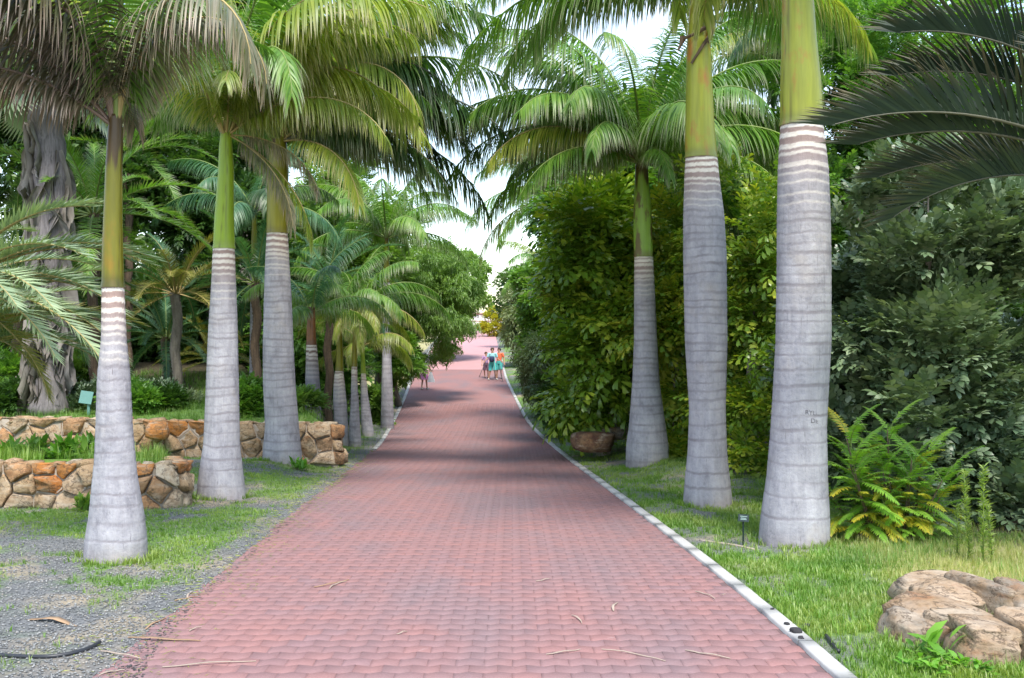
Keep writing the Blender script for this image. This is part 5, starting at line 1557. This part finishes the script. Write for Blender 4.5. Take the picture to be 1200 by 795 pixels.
for q, (px, py, d, lab) in enumerate([(40, 535, 17.5, 'leafy weed clump in the left part of the bed between the walls'), (75, 530, 17.2, 'leafy green clump in the bed between the walls, below the teal panel'), (108, 535, 16.8, 'weed clump with yellow flecks in the bed just left of the nearest palm'), (8, 525, 18.0, 'leafy clump in the bed at the left picture edge')]):
    leafy_weed(lab, px, py, d, 130, 1.7, 70 + q, 'weed' if q % 2 else 'wood_mid', up=85)
leafy_weed('yellow-green weed at the foot of the front wall, left of the nearest palm', 100, 590, 15.2, 60, 1.2, 62, 'wood_light', up=85)

# ------------------------------------------------------------------ small things
def text_mesh(body, size, ext=.001, width=None):
    c = bpy.data.curves.new('t', 'FONT'); c.body = body; c.size = size; c.extrude = ext; c.align_x = 'CENTER'
    o = bpy.data.objects.new('t', c); COL.objects.link(o)
    dg = bpy.context.evaluated_depsgraph_get()
    me = bpy.data.meshes.new_from_object(o.evaluated_get(dg))
    bpy.data.objects.remove(o); bpy.data.curves.remove(c)
    return me

def box_mesh(name, dims, mat, bev=.004):
    bm = bmesh.new(); bmesh.ops.create_cube(bm, size=1)
    for v in bm.verts: v.co = Vector((v.co.x * dims[0], v.co.y * dims[1], v.co.z * dims[2]))
    if bev: bmesh.ops.bevel(bm, geom=bm.edges[:], offset=bev, segments=2, affect='EDGES')
    me = bpy.data.meshes.new(name); bm.to_mesh(me); bm.free(); me.materials.append(M[mat]); return me

# plant label by the nearest right palm
x, y, _ = at(871, 638, 12.0); gz = float(terrain(x, y))
t = empty('plant_label', (x, y, gz), 'small black plant label on a stake left of the nearest right palm', 'sign')
link('stake', box_mesh('stake', (.022, .012, .30), 'sign_dark'), t, (0, 0, .14))
pl = link('plate', box_mesh('plate', (.125, .008, .085), 'sign_dark', .002), t, (0, -.012, .315)); pl.rotation_euler = (R(-14), R(6), 0)
for k, (dz, w) in enumerate([(.018, .085), (-.002, .06), (-.016, .07)]):
    link('print_line', box_mesh('print_line', (w, .001, .006), 'sign_print', 0), pl, (0, -.0052, dz))
# teal panel on the terrace
x, y, _ = at(101, 478, 24.6); gz = float(terrain(x, y))
t = empty('teal_panel', (x, y, gz), 'small pale teal information panel in the bushes left of the nearest palm', 'sign')
link('post', box_mesh('post', (.06, .05, .5), 'teal_sign'), t, (.05, .03, .22))
zt = CZ - (466 - 397.5) * 24.6 / F
o = link('board', box_mesh('board', (.30, .02, .30), 'teal_sign'), t, (0, 0, zt - gz)); o.rotation_euler = (R(-12), R(8), 0)
# white panel beyond the arching tree's trunk
x, y, _ = at(453, 450, 47); gz = float(terrain(x, y))
t = empty('white_notice', (x, y, gz), 'narrow white panel standing right of the arching tree trunk', 'sign')
zt = CZ - (444 - 397.5) * 47 / F
link('board', box_mesh('board', (.28, .04, .75), 'white_panel', .01), t, (0, 0, zt - gz))
link('post', box_mesh('post', (.05, .05, max(.2, zt - gz)), 'white_panel', .005), t, (0, .03, (zt - gz) / 2))
for k in range(3):
    link('printed_patch', box_mesh('printed_patch', (.16, .004, .08), 'sign_dark', 0), t, (0, -.023, zt - gz - .18 + .17 * k))
# trunk of arching tree (its own thick stem) as seen at x=445
x, y, _ = at(444, 480, 44.5)
gz = float(terrain(x, y))
t = [o for o in bpy.data.objects if o.get('label', '').startswith('rounded light green tree arching')][0]
pp = [Vector((x + a - t.location.x, y - t.location.y, gz - .1 + b - t.location.z)) for a, b in ((-.05, 0), (.0, .5), (.05, 1.2), (.15, 2.2), (.12, 3.2), (.4, 4.4), (.9, 5.6))]
link('trunk', tube_mesh('trunk', pp, [.34, .26, .23, .21, .19, .14, .08], 12, [M['bark']], .08, 4), t)


# carving on the nearest right palm
def carve():
    rp_ = [o for o in bpy.data.objects if o.get('label', '').startswith('thick nearest right palm')][0]
    d = 12.2
    for body, cy, cx, w in (('RYLISA', 482, 946, .22), ('DE', 491, 946, .09)):
        me = text_mesh(body, .085, .0005)
        xs = [v.co.x for v in me.vertices]; s = w / (max(xs) - min(xs)); mx_ = (max(xs) + min(xs)) / 2
        ccx = (936 - 600) * d / F; rad = .318
        zc = CZ - (cy - 397.5) * d / F
        for v in me.vertices:
            xx = (cx - 600) * d / F + (v.co.x - mx_) * s - ccx
            a = math.asin(max(-.95, min(.95, xx / rad)))
            zz = zc + v.co.y * .85 - .02 - .12 * (xx - .05)
            v.co = Vector((ccx + xx - rp_.location.x, -rad * math.cos(a) * 1.012, zz - rp_.location.z))
        me.materials.clear(); me.materials.append(M['carve'])
        link('carved_letters', me, rp_)
carve()

# hose, sheath, soil lumps, litter
def ground_tube(name, label, cat, pxs, r, mat, lift=.0, group=None):
    pts = []
    for (px, py) in pxs:
        # find ground point along the sight line
        d = 8.0
        for _ in range(12):
            xx = (px - 600) * d / F; z = float(terrain(xx, d)); d = (CZ - z) * F / (py - 397.5)
        pts.append(Vector(((px - 600) * d / F, d, max(float(terrain((px - 600) * d / F, d)), float(zr(d)) if xl(d) - .1 < (px - 600) * d / F < xr(d) else -9) + r * .8 + lift)))
    o0 = pts[0].copy()
    # smooth
    q = []
    for i in range(len(pts) - 1):
        for k in range(4): q.append(pts[i].lerp(pts[i + 1], k / 4))
    q.append(pts[-1])
    for _ in range(2): q = [q[0]] + [(q[i - 1] + q[i] * 2 + q[i + 1]) / 4 for i in range(1, len(q) - 1)] + [q[-1]]
    o = link(name, tube_mesh(name, [v - o0 for v in q], [r] * len(q), 10, [M[mat]]), None, o0)
    return tag(o, label, cat, group)
ground_tube('hose', 'black irrigation hose curving over the gravel at the lower left', 'hose', [(-30, 769), (0, 770), (30, 772), (60, 772), (85, 768), (105, 762), (117, 755)], .016, 'rubber')
ground_tube('hose', 'short black hose end in the grass beside the right kerb', 'hose', [(968, 748), (976, 758), (983, 767)], .014, 'rubber', .01)
ground_tube('root', 'pale exposed root across the gravel left of the plant label', 'root', [(820, 634), (840, 637), (862, 640), (884, 645)], .014, 'dryleaf_pale', -.004)

def strip(name, label, cat, p0, p1, w, mat, curl=.02, group=None, seed=0, sag=0):
    def gp(px, py):
        d = 8.0
        for _ in range(12):
            xx = (px - 600) * d / F
            z = float(zr(d)) if xl(d) < xx < xr(d) else float(terrain(xx, d))
            d = (CZ - z) * F / (py - 397.5)
        return Vector(((px - 600) * d / F, d, z + .006))
    a, b = gp(*p0), gp(*p1); n = 7; w *= .7
    t = (b - a).normalized(); s = t.cross(Vector((0, 0, 1))).normalized()
    V = []; F4 = []
    rg = random.Random(seed)
    sg = rg.uniform(-.12, .12) * (b - a).length
    for i in range(n):
        u = i / (n - 1)
        ww = w * (.15 + .85 * math.sin(math.pi * min(1, .12 + u * .88)))
        c = a.lerp(b, u) + s * sg * math.sin(math.pi * u) + Vector((0, 0, curl * math.sin(math.pi * u) * abs(math.sin(u * 4 + seed))))
        V += [c + s * ww / 2 + Vector((0, 0, .004)), c - Vector((0, 0, .001)), c - s * ww / 2 + Vector((0, 0, .004))]
        V += [c + s * ww * .42 + Vector((0, 0, -.001)), c - Vector((0, 0, .004)), c - s * ww * .42 + Vector((0, 0, -.001))]
        if i:
            k = 6 * i
            for (p_, q_) in ((0, 1), (1, 2), (2, 5), (5, 4), (4, 3), (3, 0)):
                F4.append((k - 6 + p_, k - 6 + q_, k + q_, k + p_))
    me = mesh_np(name, [tuple(v - a) for v in V], F4, mats=[M[mat]])
    return tag(link(name, me, None, a), label, cat, group)
strip('dry_sheath', 'dry orange-brown palm sheath lying on the gravel at the lower left', 'dry leaf', (34, 727), (90, 735), .11, 'dryleaf', .03, None, 3)
GL = 'dry palm leaflets scattered on the brick road'
for i, (a, b, w, lab, mt) in enumerate([
    ((368, 689), (409, 680), .022, 'forked straw leaflet on the bricks left of centre', 'dryleaf'),
    ((386, 691), (406, 682), .018, 'short straw leaflet touching the forked one', 'dryleaf_pale'),
    ((628, 682), (644, 679), .018, 'short pale leaflet on the bricks right of centre', 'dryleaf_pale'),
    ((719, 717), (724, 707), .035, 'small pale leaf standing lengthwise on the bricks', 'dryleaf_pale'),
    ((670, 722), (682, 732), .020, 'short slanting pale leaflet near the middle of the foreground', 'dryleaf_pale'),
    ((803, 763), (856, 773), .022, 'long white leaflet on the bricks near the right kerb', 'dryleaf_pale'),
    ((640, 768), (680, 762), .018, 'thin curved leaflet in the right foreground', 'dryleaf_pale'),
    ((705, 762), (780, 776), .010, 'long thin stalk beside the long white leaflet', 'dryleaf_pale'),
    ((815, 694), (838, 703), .016, 'thin leaflet lying near the kerb where the long grass begins', 'dryleaf_pale'),
    ((846, 698), (872, 694), .016, 'thin leaflet lying across the right kerb', 'dryleaf_pale'),
    ((150, 748), (235, 752), .045, 'tan curved leaf strip at the left edge of the bricks', 'dryleaf'),
    ((118, 764), (165, 773), .028, 'straw stalk reaching onto the bricks at lower left', 'dryleaf_pale'),
    ((190, 783), (300, 776), .022, 'long pale strip in the lower left corner of the bricks', 'dryleaf_pale'),
    ((115, 793), (146, 786), .025, 'pale stub of leaf at the bottom left edge', 'dryleaf_pale'),
    ((222, 741), (236, 736), .016, 'tiny white leaflet near the left gravel edge', 'dryleaf_pale'),
    ((465, 744), (477, 741), .016, 'small pale leaflet in the middle foreground', 'dryleaf_pale'),
    ((170, 739), (195, 725), .028, 'brown leaf strip on the left gravel edge', 'dryleaf'),
    ((205, 705), (232, 700), .030, 'tan leaf scrap where gravel meets brick', 'dryleaf'),
    ((222, 706), (226, 694), .025, 'upright white leaf scrap on the left gravel edge', 'dryleaf_pale')]):
    strip('dry_leaflet', lab, 'dry leaf', a, b, w, mt, .012, GL, i)
# fine litter
rn = np.random.default_rng(5)
n = 900; Y = rn.uniform(7, 26, n) ** 1; Yl = 7 * (26 / 7) ** rn.random(n)
Xl = xl(Yl) + rn.normal(-.05, .22, n)
lit = [(np.array([(-.05, 0, 0), (0, .005, .008), (.055, 0, .0), (0, -.005, .004)]), np.array([(0, 2, 1), (0, 3, 2)]), np.full(4, .5), np.zeros(4))]
me = field('leaf_litter', lit, Xl, Yl, 1.0, 5, M['grass_dry'], rn.random(n), -.008)
co = np.empty(len(me.vertices) * 3, np.float32); me.vertices.foreach_get('co', co); co = co.reshape(-1, 3)
on = co[:, 0] > xl(co[:, 1]) - .1
co[on, 2] = np.maximum(co[on, 2], zr(co[on, 1]) + .003); me.vertices.foreach_set('co', co.ravel())
tag(link('leaf_litter', me), 'straw-coloured leaf scraps along the left edge of the bricks', 'leaf litter', kind='stuff')
for i, (px, py, s, lab) in enumerate([(933, 742, .05, 'largest black soil lump on the right kerb'), (945, 735, .03, 'black soil lump at the grass side of the kerb'), (922, 733, .025, 'small black lump left of the largest on the kerb'), (939, 749, .025, 'small black lump below the largest on the kerb'), (905, 715, .02, 'farthest tiny soil lump up the right kerb')]):
    d = 8.
    for _ in range(10):
        xx = (px - 600) * d / F; d = (CZ - float(zr(d)) - .03) * F / (py - 397.5)
    boulder('soil_lump', lab, ((px - 600) * d / F, d, float(zr(d)) + .035 + s * .3), (s, s * .8, s * .55), (0, 0, i), 80 + i, 'dirt_clod', 'soil lump', 2, 5, 'black soil lumps on the right kerb')

# ------------------------------------------------------------------ far end of the road
def far_end():
    # pale building beyond the crest
    x, y, z = at(572, 386, 150)
    t = empty('white_building', (x, y, 2.0), 'pale building glimpsed beyond the crest of the road', 'building')
    link('wall', box_mesh('wall', (16, 8, 4.2), 'plaster', .05), t, (-1, 4, 1.6))
    link('roof_edge', box_mesh('roof_edge', (16.6, 8.6, .25), 'plaster_pink', .03), t, (-1, 4, 3.85))
    for k in range(5): link('window', box_mesh('window', (.9, .06, 1.1), 'window', 0), t, (-6.6 + 2.9 * k, -.02, 1.9))
    # wooden rail fence at the top right of the road
    y = 108; gz = float(zr(y))
    x0 = (560 - 600) * y / F; x1 = (592 - 600) * y / F
    t = empty('rail_fence', (x0, y, gz), 'brown rail fence at the top right end of the road', 'fence')
    for k in range(4): link('post', box_mesh('post', (.12, .12, 2.6), 'plaster', .01), t, ((x1 - x0) * k / 3 + .2, 0, 1.1))
    for k in range(3): link('rail', box_mesh('rail', (x1 - x0 + 1.6, .06, .12), 'rail_wood', .01), t, ((x1 - x0) / 2, -.09, .5 + .75 * k))
    x, y, z = at(579, 385, 100); gz = float(zr(y))
    P, D, ct, C, sr = clump_points([(0, 0, .9, 1.0, .8, 1.0), (.2, 0, 2.0, .8, .7, .8)], 20, 600, 5, .35, .05)
    t = empty('flowering_shrub', (x, y, gz), 'yellow flowering shrub by the rail fence at the road end', 'shrub')
    link('crown', scatter('crown', SP['clump2'], P, D, 1.6, 5, [M['sumac_yellow']], .6, tint_extra=ct), t)
far_end()

# ------------------------------------------------------------------ people far down the road
def skin_person(name, label, loc, rotz, height, pose, cloth, group=None):
    """pose: joint dict (metres for a 1.7 m figure, x right, y forward away, z up)"""
    root = empty(name, loc, label, 'person', group)
    root.rotation_euler = (0, 0, rotz); s = height / 1.7; root.scale = (s,) * 3
    J = pose
    chain = [('pelvis', 'waist'), ('waist', 'chest'), ('chest', 'neck'), ('neck', 'head'), ('head', 'crown'), ('head', 'nose')]
    for k in 'lr':
        chain += [('chest', k + 'sh'), (k + 'sh', k + 'el'), (k + 'el', k + 'wr'), (k + 'wr', k + 'palm'), ('pelvis', k + 'hip'), (k + 'hip', k + 'kn'), (k + 'kn', k + 'an'), (k + 'an', k + 'toe')]
    rad = {'pelvis': .13, 'waist': .115, 'chest': .13, 'neck': .052, 'head': .085, 'crown': .07, 'nose': .02, 'sh': .06, 'el': .04, 'wr': .028, 'palm': .034, 'hip': .09, 'kn': .056, 'an': .04, 'toe': .03}
    names = list(J.keys()); verts = [J[n] for n in names]; radii = [rad[n] if n in rad else rad[n[1:]] for n in names]
    edges = [(names.index(a), names.index(b)) for a, b in chain]
    for k in 'lr':      # five fingers
        pl = Vector(J[k + 'palm']); w = Vector(J[k + 'wr']); d = (pl - w).normalized()
        sd = d.cross(Vector((0, 1, 0))); sd = sd.normalized() if sd.length > .1 else Vector((1, 0, 0))
        for q, (o, l) in enumerate(((-.03, .055), (-.012, .075), (.006, .08), (.022, .07), (.036, .055))):
            base = pl + sd * o * .6 if q else w + d * .03 + sd * -.03
            i0 = len(verts); verts.append(tuple(base + d * .02 + sd * o * .3)); radii.append(.011)
            verts.append(tuple(base + d * (.02 + l * .6) + sd * o * .5 + Vector((0, -.015, 0)))); radii.append(.009)
            edges += [(names.index(k + 'palm'), i0), (i0, i0 + 1)]
    me = bpy.data.meshes.new('body'); me.from_pydata([tuple(v) for v in verts], edges, [])
    me.materials.append(cloth['skin'])
    o = link('body', me, root)
    md = o.modifiers.new('skin', 'SKIN'); md.use_smooth_shade = True
    for i, r in enumerate(radii): me.skin_vertices[0].data[i].radius = (r, r * (.8 if i < 3 else 1))
    me.skin_vertices[0].data[names.index('pelvis')].use_root = True
    o.modifiers.new('sub', 'SUBSURF').levels = 1; o.modifiers['sub'].render_levels = 1
    def tubes(nm, paths, mat):
        VV = []; FF = []
        for pts, rr in paths:
            n = len(pts); sg = 12; b0 = len(VV)
            P = [Vector(p) for p in pts]
            for i in range(n):
                t = (P[min(i + 1, n - 1)] - P[max(0, i - 1)]).normalized(); sx = t.cross(Vector((0, 1, 0.01))).normalized(); u = sx.cross(t)
                for k in range(sg):
                    a = 2 * math.pi * k / sg
                    VV.append(tuple(P[i] + sx * math.cos(a) * rr[i][0] + u * math.sin(a) * rr[i][1]))
            for i in range(n - 1):
                for k in range(sg): FF.append((b0 + i * sg + k, b0 + i * sg + (k + 1) % sg, b0 + (i + 1) * sg + (k + 1) % sg, b0 + (i + 1) * sg + k))
        return link(nm, mesh_np(nm, VV, FF, mats=[mat], smooth=True), root)
    pv, ws, ch, nk = [Vector(J[k]) for k in ('pelvis', 'waist', 'chest', 'neck')]
    tubes('shirt', [([pv + Vector((0, 0, -.03)), ws, ch, ch.lerp(nk, .55), ch.lerp(nk, .85)], [(.165, .13), (.145, .12), (.175, .135), (.13, .10), (.07, .07)])] +
          [([ch + (Vector(J[k + 'sh']) - ch) * .6, J[k + 'sh'], Vector(J[k + 'sh']).lerp(Vector(J[k + 'el']), .7)], [(.09, .09), (.08, .08), (.062, .062)]) for k in 'lr'], cloth['shirt'])
    if cloth.get('skirt'):
        hem = pv + Vector((0, 0, -.42))
        tubes('skirt', [([pv + Vector((0, 0, .08)), pv + Vector((0, 0, -.08)), pv.lerp(hem, .6), hem], [(.15, .12), (.19, .15), (.22, .19), (.25, .22)])], cloth['skirt'])
    else:
        tubes('shorts', [([pv + Vector((0, 0, .08)), pv, pv + Vector((0, 0, -.10))], [(.155, .125), (.175, .14), (.17, .14)])] +
              [([J[k + 'hip'], Vector(J[k + 'hip']).lerp(Vector(J[k + 'kn']), .5), Vector(J[k + 'hip']).lerp(Vector(J[k + 'kn']), .95)], [(.105, .11), (.105, .105), (.10, .10)]) for k in 'lr'], cloth['shorts'])
    # hair cap, shoes
    hc = Vector(J['head']).lerp(Vector(J['crown']), .45) + Vector((0, .012, .01))
    bm = bmesh.new(); bmesh.ops.create_icosphere(bm, subdivisions=2, radius=.112)
    for v in bm.verts:
        v.co.z *= 1.05
        if v.co.y < -.03 and v.co.z < .03: v.co = v.co * .72
        if v.co.z < -.05: v.co.z = -.05 + (v.co.z + .05) * (1.0 if cloth.get('long') else .3)
        v.co += hc
    m2 = bpy.data.meshes.new('hair'); bm.to_mesh(m2); bm.free(); m2.materials.append(cloth['hair']); link('hair', m2, root)
    for k in 'lr':
        for e in (1,):
            pass
        a, b = Vector(J[k + 'an']), Vector(J[k + 'toe'])
        sh = tube_mesh('shoe', [a + Vector((0, .05, -.06)), a + Vector((0, 0, -.045)), a.lerp(b, .6) + Vector((0, 0, -.02)), b + Vector((0, 0, -.005)), b + (b - a).normalized() * .04], [.036, .05, .048, .042, .02], 10, [cloth['shoe']])
        link('shoe', sh, root)
    ey = Vector(J['head'])
    for sx in (-.032, .032):
        em = bmesh.new(); bmesh.ops.create_icosphere(em, subdivisions=1, radius=.012)
        for v in em.verts: v.co += ey + Vector((sx, -.082, .03))
        m3 = bpy.data.meshes.new('eye'); em.to_mesh(m3); em.free(); m3.materials.append(M['sign_dark']); link('eye', m3, root)
    return root
def cl(name, c): 
    if name not in M: M[name] = simple(name, c, tuple(x * .8 for x in c), 6, .8, 0)
    return M[name]
skin = cl('skin_tan', (0.45, 0.25, 0.17))
STAND = {'pelvis': (0, 0, .93), 'waist': (0, 0, 1.08), 'chest': (0, 0, 1.30), 'neck': (0, 0, 1.46), 'head': (0, -.02, 1.57), 'crown': (0, 0, 1.66), 'nose': (0, -.11, 1.575),
    'lsh': (-.18, 0, 1.40), 'lel': (-.27, 0, 1.14), 'lwr': (-.30, -.10, .92), 'lpalm': (-.31, -.13, .84), 'rsh': (.18, 0, 1.40), 'rel': (.27, 0, 1.14), 'rwr': (.31, -.10, .92), 'rpalm': (.32, -.13, .84),
    'lhip': (-.09, 0, .88), 'lkn': (-.11, -.02, .48), 'lan': (-.12, .0, .09), 'ltoe': (-.13, -.15, .045), 'rhip': (.09, 0, .88), 'rkn': (.11, -.10, .49), 'ran': (.14, .02, .09), 'rtoe': (.16, -.13, .045)}
def pose(**kw): d = dict(STAND); d.update(kw); return d
def pol(name, label, a, b, r, mat): 
    a, b = Vector(a), Vector(b)
    return tag(link(name, tube_mesh(name, [Vector((0, 0, 0)), (b - a) * .5, b - a], [r, r, r * .8], 8, [mat]), None, a), label, 'pole', 'long poles held by the people on the road')
y = 56.0; x = (577 - 600) * y / F; gz = float(zr(y))
skin_person('person', 'person in turquoise shorts and pale blue shirt with a dark bag, far down the road', (x, y, gz), .15, 1.72,
    pose(lwr=(-.42, -.22, 1.02), lpalm=(-.47, -.25, .97), rwr=(.42, -.22, 1.02), rpalm=(.47, -.25, .97), lan=(-.20, .0, .09), ltoe=(-.22, -.15, .045), ran=(.22, -.02, .09), rtoe=(.24, -.16, .045)),
    {'skin': skin, 'shirt': cl('shirt_pale_blue', (0.30, 0.58, 0.62)), 'shorts': cl('shorts_turquoise', (0.10, 0.60, 0.55)), 'hair': cl('hair_brown', (0.10, 0.06, 0.04)), 'shoe': cl('shoe_pale', (0.6, 0.58, 0.55))})
b_ = tube_mesh('shoulder_bag', [(0, 0, .16), (0, 0, .13), (0, 0, -.10), (0, 0, -.15)], [.07, .13, .14, .08], 10, [cl('bag_navy', (0.03, 0.04, 0.10))])
tag(link('shoulder_bag', b_, None, (x - .02, y - .24, gz + 1.12)), 'dark navy bag carried in front by the person in turquoise shorts', 'bag')
x2 = (585 - 600) * 56.6 / F
skin_person('person', 'person in orange-red top half hidden by the bush at the right kerb', (x2, 56.6, float(zr(56.6))), -.2, 1.66, STAND,
    {'skin': skin, 'shirt': cl('shirt_orange_red', (0.62, 0.13, 0.05)), 'shorts': cl('shorts_teal', (0.06, 0.35, 0.33)), 'hair': cl('hair_dark', (0.04, 0.03, 0.025)), 'shoe': cl('shoe_dark', (0.08, 0.07, 0.07)), 'long': True})
x3 = (569.5 - 600) * 57 / F
skin_person('person', 'smaller person in purple and pink clothes left of the turquoise shorts', (x3, 57, float(zr(57))), .3, 1.42, pose(lan=(-.05, .12, .12), ltoe=(-.06, -.02, .06)),
    {'skin': skin, 'shirt': cl('shirt_purple_pink', (0.34, 0.20, 0.36)), 'shorts': cl('shorts_dark', (0.10, 0.05, 0.08)), 'hair': cl('hair_brown', (0.1, .06, .04)), 'shoe': cl('shoe_dark', (0.08, 0.07, 0.07))})
pm = cl('pole_metal', (0.16, 0.13, 0.13))
pol('walking_pole', 'pole slanting out to the left of the group on the road', at(561.5, 442, 55.4), at(569, 424, 55.9), .018, pm)
pol('walking_pole', 'upright pole in front of the turquoise shorts', at(580, 444, 55.3), at(579, 424, 55.5), .018, pm)
pol('walking_pole', 'pole slanting down beside the right kerb', at(589, 447, 54.8), at(586, 430, 55.8), .022, pm)
yw = 51.5; xw = (497 - 600) * yw / F; gzw = float(zr(yw))
skin_person('person', 'woman in pink patterned skirt on the left of the road, upper body behind leaves', (xw, yw, gzw), 2.9, 1.66,
    pose(rwr=(-.0, 0, 0)) if False else pose(lan=(-.12, -.10, .09), ltoe=(-.13, -.25, .045), ran=(.10, .10, .10), rtoe=(.11, -.04, .05)),
    {'skin': cl('skin_light', (0.62, 0.36, 0.26)), 'shirt': cl('shirt_white', (0.7, 0.66, 0.68)), 'skirt': cl('skirt_pink', (0.55, 0.22, 0.42)), 'hair': cl('hair_blonde', (0.35, 0.22, 0.1)), 'shoe': cl('shoe_pale', (0.6, .58, .55)), 'long': True})
bm = bmesh.new(); bmesh.ops.create_cube(bm, size=1)
bmesh.ops.subdivide_edges(bm, edges=bm.edges[:], cuts=3, use_grid_fill=True)
for v in bm.verts:
    t_ = .5 - v.co.z
    v.co = Vector((v.co.x * (.10 + .28 * t_), v.co.y * (.05 + .12 * t_ * (1 - abs(v.co.x))), v.co.z * .50)) + Vector((.01 * math.sin(v.co.z * 20), 0, 0))
m4_ = bpy.data.meshes.new('carrier_bag'); bm.to_mesh(m4_); bm.free(); m4_.materials.append(cl('bag_white', (0.82, 0.82, 0.84)))
tag(link('carrier_bag', m4_, None, (xw + .35, yw - .12, gzw + .62)), 'white carrier bag in the hand of the woman in the pink skirt', 'bag')
